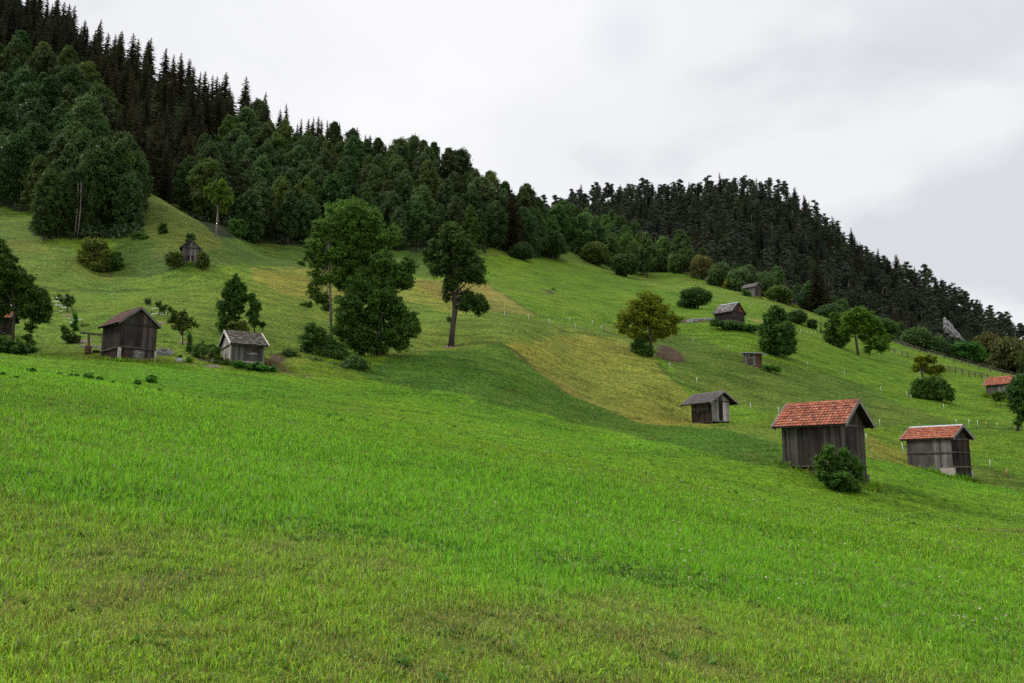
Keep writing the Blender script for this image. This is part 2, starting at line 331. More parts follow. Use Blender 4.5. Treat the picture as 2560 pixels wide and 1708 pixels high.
class MB:
    def __init__(s): s.v = []; s.f = []; s.m = []
    def quadbox(s, c8, mi=0):
        b = len(s.v); s.v += [tuple(map(float, p)) for p in c8]
        for f in ((0, 3, 2, 1), (4, 5, 6, 7), (0, 1, 5, 4), (1, 2, 6, 5), (2, 3, 7, 6), (3, 0, 4, 7)):
            s.f.append(tuple(b + i for i in f)); s.m.append(mi)
    def box(s, x0, x1, y0, y1, z0, z1, mi=0):
        s.quadbox([(x0, y0, z0), (x1, y0, z0), (x1, y1, z0), (x0, y1, z0), (x0, y0, z1), (x1, y0, z1), (x1, y1, z1), (x0, y1, z1)], mi)
    def slab(s, o, a, b, n, mi=0):
        """parallelepiped from corner o with edge vectors a, b, n"""
        o, a, b, n = map(np.asarray, (o, a, b, n)); s.quadbox([o, o + a, o + a + b, o + b, o + n, o + a + n, o + a + b + n, o + b + n], mi)
    def beam(s, p, q, w, h=None, mi=0, jitter=0):
        p = np.asarray(p, float); q = np.asarray(q, float); h = h or w; d = q - p; d /= np.linalg.norm(d) + 1e-9
        up = np.array([0, 0, 1.]) if abs(d[2]) < .9 else np.array([1., 0, 0]); r = np.cross(d, up); r /= np.linalg.norm(r); u = np.cross(r, d)
        s.slab(p - r * w / 2 - u * h / 2, q - p, r * w, u * h, mi)
    def tube(s, pts, rad, n=7, mi=0, cap=True):
        pts = [np.asarray(p, float) for p in pts]; b = len(s.v); k = len(pts)
        for i, p in enumerate(pts):
            d = pts[min(i + 1, k - 1)] - pts[max(i - 1, 0)]; d = d / (np.linalg.norm(d) + 1e-9)
            up = np.array([0, 0, 1.]) if abs(d[2]) < .9 else np.array([1., 0, 0]); r = np.cross(d, up); r /= np.linalg.norm(r); u = np.cross(r, d)
            for j in range(n):
                a = 2 * math.pi * j / n; s.v.append(tuple(p + rad[i] * (math.cos(a) * r + math.sin(a) * u)))
        for i in range(k - 1):
            for j in range(n):
                s.f.append((b + i * n + j, b + i * n + (j + 1) % n, b + (i + 1) * n + (j + 1) % n, b + (i + 1) * n + j)); s.m.append(mi)
        if cap:
            s.f.append(tuple(b + (k - 1) * n + j for j in range(n))); s.m.append(mi)
            s.f.append(tuple(b + j for j in reversed(range(n)))); s.m.append(mi)
    def mesh(s, name, mats, smooth=False):
        me = bpy.data.meshes.new(name); me.from_pydata(s.v, [], s.f)
        for m in (mats if isinstance(mats, (list, tuple)) else [mats]): me.materials.append(m)
        me.polygons.foreach_set('material_index', np.array(s.m, np.int32)); me.update()
        if smooth: me.polygons.foreach_set('use_smooth', np.ones(len(me.polygons), bool))
        return me
    def build(s, name, mats, parent=None, smooth=False): return obj(name, s.mesh(name, mats, smooth), parent)
# ---------------------------------------------------------------- materials
def mat(name):
    m = bpy.data.materials.new(name); m.use_nodes = True; t = m.node_tree; t.nodes.clear()
    out = N(t, 'ShaderNodeOutputMaterial'); return m, t, out
def principled(t, **kw):
    p = N(t, 'ShaderNodeBsdfPrincipled')
    for k, v in kw.items(): p.inputs[k.replace('_', ' ')].default_value = v
    return p
def mix_mul(t, a, b, fac=1.0, typ='MULTIPLY'):
    m = N(t, 'ShaderNodeMix', data_type='RGBA', blend_type=typ); m.inputs['Factor'].default_value = fac
    t.links.new(a, m.inputs[6]); t.links.new(b, m.inputs[7]); return m.outputs[2]
def ramp(t, src, stops):
    r = N(t, 'ShaderNodeValToRGB'); e = r.color_ramp.elements
    e[0].position, e[0].color = stops[0][0], (*stops[0][1], 1); e[1].position, e[1].color = stops[-1][0], (*stops[-1][1], 1)
    for p, c in stops[1:-1]: x = e.new(p); x.color = (*c, 1)
    t.links.new(src, r.inputs[0]); return r.outputs[0]
def leaf_material(name, dark, light, trans=0.28, rough=.6, spec=.12):
    m, t, out = mat(name); L = t.links.new
    a = N(t, 'ShaderNodeAttribute', attribute_name='tone'); oi = N(t, 'ShaderNodeObjectInfo')
    c = ramp(t, a.outputs['Fac'], [(0, dark), (1, light)])
    c = mix_mul(t, c, oi.outputs['Color'])
    p = principled(t, Roughness=rough); p.inputs['Specular IOR Level'].default_value = spec; L(c, p.inputs['Base Color'])
    tr = N(t, 'ShaderNodeBsdfTranslucent'); L(c, tr.inputs['Color']); ms = N(t, 'ShaderNodeMixShader', i_0=trans)
    L(p.outputs[0], ms.inputs[1]); L(tr.outputs[0], ms.inputs[2]); L(ms.outputs[0], out.inputs[0]); return m
def wood_material(name, dark, light, streak=(14, 14, .7), spec=.08, rust=0.0, moss=0.0, base_light=0.0):
    m, t, out = mat(name); L = t.links.new
    tc = N(t, 'ShaderNodeTexCoord'); mp = N(t, 'ShaderNodeMapping'); mp.inputs['Scale'].default_value = streak; L(tc.outputs['Object'], mp.inputs[0])
    n1 = N(t, 'ShaderNodeTexNoise', i_Scale=1.0, i_Detail=5.0, i_Roughness=.65); L(mp.outputs[0], n1.inputs['Vector'])
    n2 = N(t, 'ShaderNodeTexNoise', i_Scale=1.3, i_Detail=3.0); L(tc.outputs['Object'], n2.inputs['Vector'])
    g = N(t, 'ShaderNodeNewGeometry')
    a = N(t, 'ShaderNodeMath', operation='MULTIPLY', i_1=.55); b = N(t, 'ShaderNodeMath', operation='MULTIPLY', i_1=.45); s = N(t, 'ShaderNodeMath', operation='ADD')
    L(n1.outputs[0], a.inputs[0]); L(g.outputs['Random Per Island'], b.inputs[0]); L(a.outputs[0], s.inputs[0]); L(b.outputs[0], s.inputs[1])
    c2 = N(t, 'ShaderNodeMath', operation='MULTIPLY_ADD', i_1=.5, i_2=-.22); L(n2.outputs[0], c2.inputs[0])
    s2 = N(t, 'ShaderNodeMath', operation='ADD'); L(s.outputs[0], s2.inputs[0]); L(c2.outputs[0], s2.inputs[1])
    mid = tuple((d * .65 + l * .35) for d, l in zip(dark, light))
    c = ramp(t, s2.outputs[0], [(.22, dark), (.52, mid), (.82, light)])
    if rust > 0:
        n3 = N(t, 'ShaderNodeTexNoise', i_Scale=.9, i_Detail=2.0); L(tc.outputs['Object'], n3.inputs['Vector'])
        r = ramp(t, n3.outputs[0], [(.5, (0, 0, 0)), (.68, (rust,) * 3)])
        mx = N(t, 'ShaderNodeMix', data_type='RGBA'); L(r, mx.inputs['Factor']); L(c, mx.inputs[6]); mx.inputs[7].default_value = (.16, .05, .02, 1); c = mx.outputs[2]
    if moss > 0:
        n4 = N(t, 'ShaderNodeTexNoise', i_Scale=2.2, i_Detail=4.0); L(tc.outputs['Object'], n4.inputs['Vector'])
        r = ramp(t, n4.outputs[0], [(.48, (0, 0, 0)), (.62, (moss,) * 3)])
        mx = N(t, 'ShaderNodeMix', data_type='RGBA'); L(r, mx.inputs['Factor']); L(c, mx.inputs[6]); mx.inputs[7].default_value = (.06, .055, .015, 1); c = mx.outputs[2]
    p = principled(t, Roughness=.85); p.inputs['Specular IOR Level'].default_value = spec; L(c, p.inputs['Base Color'])
    bp = N(t, 'ShaderNodeBump', i_Strength=.5, i_Distance=.02); L(n1.outputs[0], bp.inputs['Height']); L(bp.outputs[0], p.inputs['Normal'])
    L(p.outputs[0], out.inputs[0]); return m
def tile_material(name, cols, dirt=(.03, .02, .015), dirt_amt=.5, sc=6):
    m, t, out = mat(name); L = t.links.new
    g = N(t, 'ShaderNodeNewGeometry'); tc = N(t, 'ShaderNodeTexCoord')
    k = len(cols); c = ramp(t, g.outputs['Random Per Island'], [(i / (k - 1), cc) for i, cc in enumerate(cols)])
    n = N(t, 'ShaderNodeTexNoise', i_Scale=float(sc), i_Detail=5.0, i_Roughness=.7); L(tc.outputs['Object'], n.inputs['Vector'])
    r = ramp(t, n.outputs[0], [(.5, (0, 0, 0)), (.7, (dirt_amt,) * 3)])
    mx = N(t, 'ShaderNodeMix', data_type='RGBA'); L(r, mx.inputs['Factor']); L(c, mx.inputs[6]); mx.inputs[7].default_value = (*dirt, 1)
    p = principled(t, Roughness=.85); p.inputs['Specular IOR Level'].default_value = .1; L(mx.outputs[2], p.inputs['Base Color'])
    L(p.outputs[0], out.inputs[0]); return m
def plain(name, col, rough=.7, metal=0.0, var=.25, sc=5):
    m, t, out = mat(name); L = t.links.new; tc = N(t, 'ShaderNodeTexCoord')
    n = N(t, 'ShaderNodeTexNoise', i_Scale=float(sc), i_Detail=5.0); L(tc.outputs['Object'], n.inputs['Vector'])
    c = ramp(t, n.outputs[0], [(.3, tuple(x * (1 - var) for x in col)), (.7, tuple(min(1, x * (1 + var)) for x in col))])
    p = principled(t, Roughness=rough, Metallic=metal); L(c, p.inputs['Base Color']); L(p.outputs[0], out.inputs[0]); return m
M = {}
M['leaf'] = leaf_material('broadleaf foliage', (.026, .052, .016), (.105, .175, .040), trans=.34)
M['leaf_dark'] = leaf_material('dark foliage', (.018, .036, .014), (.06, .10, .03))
M['needle'] = leaf_material('conifer needles', (.020, .026, .016), (.070, .082, .042), trans=.2)
M['pine'] = leaf_material('pine needles', (.020, .033, .018), (.075, .100, .048), trans=.2)
M['weed'] = leaf_material('weed leaves', (.035, .095, .016), (.10, .22, .035), trans=.3, rough=.8, spec=.08)
M['bark'] = wood_material('tree bark', (.030, .024, .020), (.12, .10, .085), streak=(9, 9, 1.5))
M['bark_pale'] = wood_material('pale bark', (.10, .085, .075), (.26, .23, .20), streak=(9, 9, 1.5))
M['pine_bark'] = wood_material('pine bark', (.13, .10, .085), (.34, .27, .23), streak=(4, 4, .5))
M['wood_dark'] = wood_material('dark weathered wood', (.012, .010, .0095), (.092, .080, .072), rust=.12)
M['wood_black'] = wood_material('blackened wood', (.008, .007, .0065), (.045, .037, .032), rust=.15)
M['wood_grey'] = wood_material('silver grey wood', (.038, .033, .031), (.185, .168, .155))
M['wood_pale'] = wood_material('pale peeling wood', (.10, .09, .08), (.56, .53, .47))
M['wood_rust'] = wood_material('red brown wood', (.06, .02, .01), (.20, .07, .03))
M['wood_log'] = wood_material('hewn log', (.015, .012, .011), (.10, .085, .075), streak=(.7, .7, 14))
M['wood_warm'] = wood_material('warm brown boards', (.05, .022, .013), (.17, .08, .045))
M['beam'] = wood_material('beam wood', (.03, .024, .02), (.14, .12, .10), streak=(3, 3, 3))
M['barge'] = wood_material('barge board', (.07, .064, .06), (.25, .235, .22), streak=(4, 4, 4))
M['tile_red'] = tile_material('clay roof tile', [(.33, .105, .055), (.39, .135, .075), (.22, .078, .05), (.43, .18, .11), (.12, .058, .045), (.34, .105, .06), (.30, .09, .055), (.16, .08, .055)], dirt_amt=.85, sc=4)
M['tile_old'] = tile_material('old clay roof tile', [(.40, .12, .06), (.30, .09, .05), (.45, .17, .10), (.20, .08, .06), (.36, .11, .055)], dirt_amt=.8)
M['tile_brown'] = tile_material('brown roof sheet', [(.065, .030, .025), (.085, .040, .032)], dirt_amt=.2)
M['shingle'] = tile_material('grey shingle', [(.085, .075, .072), (.14, .125, .12), (.10, .09, .09), (.17, .155, .15)], dirt=(.03, .025, .02), dirt_amt=.6)
M['shingle_moss'] = tile_material('mossy shingle', [(.09, .075, .06), (.16, .14, .125), (.055, .045, .02), (.30, .28, .27), (.07, .06, .025)], dirt=(.05, .042, .012), dirt_amt=.85, sc=3)
M['shingle_pale'] = tile_material('weathered shingle', [(.10, .09, .085), (.17, .155, .15), (.32, .30, .31), (.13, .12, .11), (.08, .07, .06)], dirt=(.04, .035, .02), dirt_amt=.8, sc=4)
M['concrete'] = plain('concrete footing', (.33, .28, .25), .9)
M['stone'] = plain('stone', (.36, .35, .34), .9, var=.4, sc=3)
M['white'] = plain('white paint', (.72, .70, .66), .6, var=.12)
M['post'] = plain('plastic post', (.50, .52, .46), .5, var=.1)
M['post_orange'] = plain('orange post', (.50, .14, .06), .5, var=.1)
M['post_dark'] = plain('dark stake', (.05, .04, .035), .9)
M['metal'] = plain('zinc sheet', (.30, .33, .38), .45, .6, var=.15)
M['wire'] = plain('fence wire', (.10, .10, .09), .6, .5)
M['soil'] = plain('bare soil', (.10, .062, .040), .95, var=.4)
# ---------------------------------------------------------------- ground sheet
def ground_material():
    m, t, out = mat('meadow ground'); L = t.links.new
    a = N(t, 'ShaderNodeAttribute', attribute_name='Col'); g = N(t, 'ShaderNodeNewGeometry')
    mp = N(t, 'ShaderNodeMapping'); mp.inputs['Scale'].default_value = (1, 1, .6); L(g.outputs['Position'], mp.inputs[0])
    n1 = N(t, 'ShaderNodeTexNoise', i_Scale=2.6, i_Detail=7.0, i_Roughness=.68); L(mp.outputs[0], n1.inputs['Vector'])
    mp2 = N(t, 'ShaderNodeMapping'); mp2.inputs['Scale'].default_value = (.25, .7, .7); mp2.inputs['Rotation'].default_value = (0, 0, .35); L(g.outputs['Position'], mp2.inputs[0])
    n2 = N(t, 'ShaderNodeTexNoise', i_Scale=1.0, i_Detail=4.0, i_Roughness=.6); L(mp2.outputs[0], n2.inputs['Vector'])
    r1 = ramp(t, n1.outputs[0], [(.34, (.34, .38, .34)), (.5, (.97, .97, .97)), (.66, (1.7, 1.55, 1.6))])
    r2 = ramp(t, n2.outputs[0], [(.36, (.62, .68, .62)), (.5, (1, 1, 1)), (.64, (1.3, 1.22, 1.25))])
    c = mix_mul(t, a.outputs['Color'], r1); c = mix_mul(t, c, r2)
    # straw and bare specks
    n3 = N(t, 'ShaderNodeTexNoise', i_Scale=.55, i_Detail=6.0, i_Roughness=.75); L(g.outputs['Position'], n3.inputs['Vector'])
    f = ramp(t, n3.outputs[0], [(.57, (0, 0, 0)), (.70, (.5, .5, .5))])
    mx = N(t, 'ShaderNodeMix', data_type='RGBA'); L(f, mx.inputs['Factor']); L(c, mx.inputs[6]); mx.inputs[7].default_value = (.17, .13, .04, 1)
    p = principled(t, Roughness=.9); p.inputs['Specular IOR Level'].default_value = .05; L(mx.outputs[2], p.inputs['Base Color'])
    bp = N(t, 'ShaderNodeBump', i_Strength=1.0, i_Distance=.38); L(n1.outputs[0], bp.inputs['Height']); L(bp.outputs[0], p.inputs['Normal'])
    L(p.outputs[0], out.inputs[0]); return m
M['ground'] = ground_material()
def build_ground():
    us = np.concatenate([np.linspace(-1.15, -.64, 60, endpoint=False), np.linspace(-.64, .64, 760), np.linspace(.64, 1.15, 61)[1:]])
    ss = np.concatenate([np.linspace(math.log(2.5), math.log(38), 90, endpoint=False), np.linspace(math.log(38), math.log(330), 660, endpoint=False), np.linspace(math.log(330), math.log(908), 120)])
    U, S = np.meshgrid(us, ss, indexing='ij'); Yg = np.exp(S) - 8; Xg = U * (Yg + 8)
    Zg = H(Xg, Yg) ; V = np.stack([Xg, Yg, Zg], -1).reshape(-1, 3)
    C = ground_colour(Xg, Yg).reshape(-1, 3); C4 = np.ones((len(C), 4)); C4[:, :3] = C
    nu, ns = U.shape; idx = np.arange(nu * ns).reshape(nu, ns)
    F = np.stack([idx[:-1, :-1], idx[1:, :-1], idx[1:, 1:], idx[:-1, 1:]], -1).reshape(-1, 4)
    me = new_mesh('meadow_slope', V, F.ravel(), np.arange(len(F)) * 4, None, [M['ground']], {'Col': ('FLOAT_COLOR', C4)}, smooth=True)
    return tag(obj('terrain', me), kind='structure')
build_ground()

# ---------------------------------------------------------------- hay sheds
def gable_shed(nm, label, cat, RF, rot, w, r, L, roof='tile', of=.45, ob=.35, os_=.40, wall='wood_dark', gable=None, roofmat='tile_red',
               rowh=.27, tilew=.21, floor=None, boardw=.17, verge='barge', logs=False, slope_bottom=.12, far_open=False, ridge_cap=None, group='weathered hay sheds on the slope', base_pad=0.0):
    s = 1 if w > 0 else -1; w = abs(w); floor_abs = floor if isinstance(floor, tuple) else None; rot = math.radians(rot)
    ax = np.array([math.cos(rot), math.sin(rot)]); ay = np.array([-ax[1], ax[0]])
    cen = np.array(RF[:2]) + ax * L / 2; gz = min(G(*(cen + ax * a * L / 2 * .8 + ay * b * w * .8)) for a in (-1, 1) for b in (-1, 1))
    root = thing(nm, label, cat, (cen[0], cen[1], gz), rot, group)
    if floor_abs: floor = floor_abs[0] - gz
    zr = RF[2] - gz; x0, x1 = -L / 2, L / 2; wx0, wx1 = x0 + of, x1 - ob; wy = w - os_
    def gnd(x, y):
        p = cen + ax * x + ay * y; return G(*p) - gz
    tan = r / w
    def ztop(y): return zr - .10 - tan * abs(y)
    R = random.Random(nm + label)
    def boards(name, a, b, material, thick=.03, out=(0, -1), log=False, low=None, zmax=None, zmin_abs=None, bw=boardw, skip=None):
        """vertical boards (or stacked logs) from local a to b"""
        mb = MB(); a = np.array(a, float); b = np.array(b, float); ln = np.linalg.norm(b - a); d = (b - a) / ln; o = np.array(out, float)
        if log:
            zlo = min(gnd(*a), gnd(*b)) - .1 if zmin_abs is None else zmin_abs; z = zlo; zt = max(ztop(a[1]), ztop(b[1]), ztop((a[1] + b[1]) / 2))
            if zmax is not None: zt = zmax
            while z < zt - .05:
                hh = R.uniform(.15, .2); sa, sb = a - d * R.uniform(.02, .14), b + d * R.uniform(.02, .14)
                if abs(d[1]) > .5 and z + hh > zr - .10 - tan * wy:      # inside the gable triangle the logs get shorter
                    half = max(.05, (zr - .12 - z - hh) / tan); m = (a + b) / 2; sa = m - d * half; sb = m + d * half
                off = R.uniform(-.015, .015)
                mb.slab(np.array([*(sa + o * off), z]), np.array([*(sb - sa), 0]), np.array([*(o * .14), 0]), np.array([0, 0, hh - .02]))
                z += hh
            return mb.build(name, M[material], root)
        n = max(2, int(ln / bw)); e = ln / n
        for i in range(n):
            if skip and skip[0] < (i + .5) * e / ln < skip[1]: continue
            p = a + d * (i * e + .006); q = a + d * ((i + 1) * e - .006); off = R.uniform(0, .018)
            tp, tq = (ztop(p[1]), ztop(q[1])) if zmax is None else (zmax, zmax)
            if low is None: bp_, bq = gnd(*p) - slope_bottom, gnd(*q) - slope_bottom
            else: bp_ = bq = low + R.uniform(-.05, .03)
            if floor is not None and low is None: bp_ = bq = floor + R.uniform(-.04, .02)
            P = [(*(p + o * off), bp_), (*(q + o * off), bq), (*(q + o * (off + thick)), bq), (*(p + o * (off + thick)), bp_),
                 (*(p + o * off), tp), (*(q + o * off), tq), (*(q + o * (off + thick)), tq), (*(p + o * (off + thick)), tp)]
            mb.quadbox(P)
        # dark inner lining so no light comes through the joints
        tp = [ztop(a[1]) - .05, ztop(b[1]) - .05] if zmax is None else [zmax - .02] * 2
        lo = (min(gnd(*a), gnd(*b)) - .3) if (floor is None and low is None) else (low if low is not None else floor) + .05
        if not skip and abs(tp[0] - tp[1]) < .01 and abs(d[0]) > .5:
            mb.quadbox([(*(a - o * .03), lo), (*(b - o * .03), lo), (*(b - o * .01), lo), (*(a - o * .01), lo), (*(a - o * .03), tp[0]), (*(b - o * .03), tp[1]), (*(b - o * .01), tp[1]), (*(a - o * .01), tp[0])])
        return mb.build(name, M[material], root)
    gm = gable or wall
    zl = dict(log=True, zmin_abs=floor) if logs else {}
    boards('wall', (wx0, s * wy), (wx1, s * wy), wall, out=(0, s), **({**zl, 'zmax': ztop(wy)} if logs else {}))
    boards('wall', (wx0, -s * wy), (wx1, -s * wy), wall, out=(0, -s), **({**zl, 'zmax': ztop(wy)} if logs else {}))
    g = boards('gable_wall', (wx0, -wy), (wx0, wy), gm, out=(-1, 0), **({**zl, 'zmax': ztop(wy) + .02} if logs else {}))
    boards('gable_wall', (wx1, -wy), (wx1, wy), gm, out=(1, 0), **({**zl, 'zmax': ztop(wy) + .02} if logs else {}))
    # roof: deck, rafters, courses of tiles
    sl = math.hypot(w, r); nx, nz = r / sl, w / sl
    deck = MB()
    for sg in (1, -1):
        o = np.array([x0, 0, zr - .07]); deck.slab(o, (L, 0, 0), (0, sg * w, -r), (0, sg * nx * .04, nz * .04))
        k = int(L / .75)
        for i in range(k + 1):
            x = x0 + .12 + i * (L - .24 - .08) / k
            deck.slab((x, 0, zr - .17), (.08, 0, 0), (0, sg * (w - .03), -(w - .03) * tan), (0, 0, .09))
    for y in (-wy, wy, 0):
        z = ztop(y) - .06; deck.box(x0 + .05, x1 - .05, y - .06, y + .06, z - .1, z)
    for xx in (wx0 + .02,): deck.box(xx - .12, xx - .02, -wy, wy, zr - r * wy / w - .30, zr - r * wy / w - .18)
    deck.build('roof_frame', M['wood_dark'], root)
    for sg in (1, -1):
        cov = MB(); rows = max(3, int(round(sl / rowh))); e = sl / rows; n = max(3, int(L / tilew)); ew = L / n
        dn = np.array([0, sg * w / sl, -r / sl]); no = np.array([0, sg * nx, nz])
        for a in range(rows):
            st = R.uniform(0, ew) if roof != 'tile' else 0
            for i in range(n + (1 if st else 0)):
                xa = x0 + i * ew - st; xb = xa + ew - .008; xa = max(x0, xa); xb = min(x1, xb)
                if xb - xa < .03: continue
                lift = R.uniform(0, .008); o = np.array([xa, 0, zr]) + dn * (a * e - .02) + no * (.005 + lift)
                v = dn * (e * 1.12 + R.uniform(-.012, .014)) + no * .045; t_ = no * .022
                cov.slab(o, (xb - xa, 0, 0), v, t_)
                if roof == 'tile': cov.slab(o + np.array([0, 0, 0]) + t_, (.03, 0, 0), v, no * .022)
        cov.build('roof_covering', M[roofmat], root)
    rc = MB(); 
    for i in range(int(L / .33)):
        xa = x0 + i * L / int(L / .33); rc.slab((xa, -.09, zr + .0), (L / int(L / .33) - .01, 0, 0), (0, .09, .075), (0, .01, .03)); rc.slab((xa, .09, zr + .0), (L / int(L / .33) - .01, 0, 0), (0, -.09, .075), (0, -.01, .03))
    rc.build('ridge_cap', M[ridge_cap or roofmat], root)
    for xx in (x0 - .035, x1 + .005):
        vb = MB()
        for sg in (1, -1):
            vb.slab((xx, 0, zr - .14), (.03, 0, 0), (0, sg * (w + .03), -(w + .03) * tan), (0, 0, .20))
            vb.slab((xx - .01, 0, zr + .062), (.10, 0, 0), (0, sg * (w + .03), -(w + .03) * tan), (0, 0, .02))
        vb.build('verge_board', M[verge], root)
    return root, dict(x0=x0, x1=x1, wx0=wx0, wx1=wx1, wy=wy, s=s, zr=zr, floor=floor, ztop=ztop, gnd=gnd, cen=cen, ax=ax, ay=ay, gz=gz, boards=boards, R=R, w=w, r=r, tan=tan)

def sheds():
    # 1 ---- dark tall shed at left with brown roof
    t, d = gable_shed('hay_shed', 'tall dark shed with a plain brown roof beside the orchard', 'shed', W(355, 769, 70), 138.4, 1.79, 1.49, 4.11, roof='sheet', roofmat='tile_brown', verge='wood_grey', wall='wood_black', gable='wood_dark', rowh=.6, tilew=4.2, of=.25, ob=.3, os_=.28, boardw=.16)
    s, wy, x = d['s'], d['wy'], d['wx0']; f = d['gnd'](x, 0)
    zt = d['ztop'](wy); zl = d['gnd'](x, s * wy) + 1.25
    m = MB(); m.box(x - .16, x - .06, -wy, wy, zl, zl + .12); m.build('cross_beam', M['beam'], t)
    m = MB(); m.beam((x - .03, s * (wy + .07), zl + .03), (d['wx1'], s * (wy + .07), zl - .05), .12); m.build('sill_beam', M['beam'], t)
    for yy in (s * wy, -s * wy):
        m = MB(); m.box(x - .10, x + .10, yy - .1, yy + .1, d['gnd'](x, yy) - .3, zl); m.build('post', M['concrete'], t)
    m = MB()
    for k in range(5): m.box(x - .09, x - .065, -.55 + k * .2 + .004, -.35 + k * .2 - .004, f + .08, zl - .1)
    for k in (f + .35, zl - .35): m.box(x - .115, x - .09, -.5, .42, k, k + .08)
    m.build('door', M['wood_grey'], t)
    m = MB(); m.box(x - .13, x - .10, -.2, 0, zl - .34, zl - .28); 
    m.build('door_bar', M['wood_pale'], t)
    # 2 ---- silver grey shed with mossy shingles
    t, d = gable_shed('hay_shed', 'low silver grey shed with a mossy shingle roof', 'shed', W(560, 827.4, 75), 30, -3.0, 1.53, 3.33, roof='shingle', roofmat='shingle_moss', verge='wood_pale', wall='wood_grey', gable='wood_pale', rowh=.2, tilew=.17, of=.25, ob=.25, os_=.55, boardw=.14)
    s, wy, x0, x1 = d['s'], d['wy'], d['wx0'], d['wx1']; y = s * (wy + .05); zb = d['gnd'](x1, y)
    m = MB(); zz = d['ztop'](wy) - .85
    m.box(.35, .85, y - .02, y + .02, zz + .0, zz + .5); m.build('shutter', M['wood_dark'], t)
    for bx in ((.3, .78, y - .05, y - .021, zz + .55, zz + .60), (.3, .78, y - .05, y - .021, zz - .02, zz + .03), (-.1, .85, y - .06, y - .025, zz - .12, zz - .05)):
        m = MB(); m.box(*bx); m.build('shutter_batten', M['wood_pale'], t)
    m = MB(); m.beam((x0 + .7, y - .04, zb + .28), (x1, y - .04, zb + .26), .1); m.build('sill_beam', M['wood_pale'], t)
    # 3 ---- shed on posts with white planks and straw hung side
    t, d = gable_shed('hay_shed', 'shed raised on posts with pale peeling planks and an open dark doorway', 'shed', W(1811, 978, 90), 118.2, 2.0, 1.28, 4.94, roof='shingle', roofmat='shingle', verge='barge', wall='wood_black', gable='wood_pale', rowh=.22, tilew=.25, of=.75, ob=1.0, os_=.75, floor=(W(1780, 1052, 90.1)[2],), boardw=.22)
    s, wy, x = d['s'], d['wy'], d['wx0']
    fz = W(1780, 1052, 90)[2] - d['gz']
    for k in t.children:
        pass
    m = MB(); F = d['floor']; m.box(x - .06, x - .045, -.30, .28, F + .05, d['ztop'](0) - .75); m.build('doorway', M['wood_black'], t)  # dark panel paints the shade of the open doorway onto the gable
    m = MB(); m.box(x - .075, x - .05, -.08, .28, d['ztop'](0) - .75, d['ztop'](0) - .2); m.build('gable_panel', M['wood_rust'], t)
    m = MB(); m.box(x - .1, d['wx1'], -wy, wy, F - .13, F - .01); m.build('floor', M['beam'], t)
    for xx in (x + .1, d['wx1'] - .1):
        for yy in (wy - .12, -wy + .12):
            m = MB(); m.tube([(xx, yy, d['gnd'](xx, yy) - .3), (xx, yy, F - .12)], [.16, .13], 8); m.build('post', M['beam'], t)
    m = MB(); R = random.Random(3); y = s * (wy + .06)          # ragged slats hung on the side wall
    zt = d['ztop'](wy) - .42
    for i in range(46):
        xx = x + .45 + i * .055; ln = .75 + R.uniform(0, .45) - .2 * abs(math.sin(i * .45))
        m.quadbox([(xx, y, zt - ln), (xx + .012, y, zt - ln), (xx + .012, y + s * .02, zt - ln), (xx, y + s * .02, zt - ln), (xx - .005, y, zt), (xx + .045, y, zt), (xx + .045, y + s * .03, zt), (xx - .005, y + s * .03, zt)])
    m.beam((x + .4, y + s * .05, zt - .03), (x + 3.0, y + s * .05, zt + .06), .06); m.beam((x + .4, y + s * .05, zt - .5), (x + 3.0, y + s * .05, zt - .45), .05)
    m.build('hanging_slats', M['wood_grey'], t)
    m = MB(); m.beam((x - .2, s * wy, d['ztop'](wy) - .2), (d['wx1'] + .5, s * wy, d['ztop'](wy) - .2), .14); m.beam((x - .2, -s * wy, d['ztop'](wy) - .2), (d['wx1'] + .5, -s * wy, d['ztop'](wy) - .2), .14); m.build('wall_plate', M['wood_dark'], t)
    # 4 ---- the big one with bright clay tiles
    t, d = gable_shed('hay_shed', 'large dark shed with a bright orange tiled roof and a bush at its corner', 'shed', W(2147.8, 1001, 48), 133.3, 1.85, 1.44, 4.50, of=.55, ob=.45, os_=.32, wall='wood_dark', boardw=.13, rowh=.255)
    s, wy, x = d['s'], d['wy'], d['wx0']
    zl = W(2172, 1165, 47)[2] - d['gz']
    m = MB(); m.beam((x - .08, -wy - .1, zl), (x - .08, wy + .1, zl), .09, .07); m.beam((x - .1, s * (wy + .08), zl), (d['wx1'] - .3, s * (wy + .08), zl), .09, .07); m.build('waist_rail', M['beam'], t)
    m = MB(); m.box(x - .12, x + .1, -s * wy - .16, -s * wy + .16, d['gnd'](x, -s * wy) - .4, d['gnd'](x, -s * wy) + .75); m.build('footing', M['wood_grey'], t)
    m = MB(); m.box(x - .1, x - .06, -.75, -.15, zl - .75, zl - .1); m.build('hatch', M['wood_grey'], t)
    # 5 ---- second tiled shed
    t, d = gable_shed('hay_shed', 'narrow grey shed with a sagging patchy red tiled roof and concrete foot', 'shed', W(2407.5, 1063, 66), 122, 1.45, 1.02, 4.5, of=.35, ob=.4, os_=.25, wall='wood_grey', gable='wood_black', roofmat='tile_old', boardw=.2, ridge_cap='metal')
    s, wy, x = d['s'], d['wy'], d['wx0']
    zl = W(2390, 1131, 66)[2] - d['gz']; zl2 = W(2400, 1167, 65)[2] - d['gz']
    m = MB(); m.beam((x - .06, s * (wy + .08), zl), (d['wx1'], s * (wy + .08), zl), .08, .1); m.beam((x - .07, -wy, zl), (x - .07, wy, zl), .08, .1); m.beam((x - .07, -wy, zl2), (x - .07, wy, zl2), .09, .1); m.build('waist_rail', M['beam'], t)
    m = MB(); g_ = d['gnd'](x, s * wy); m.box(x - .12, x + 1.0, s * wy - .1, s * wy + .1 + .06, g_ - .4, g_ + .85); m.build('footing', M['concrete'], t)
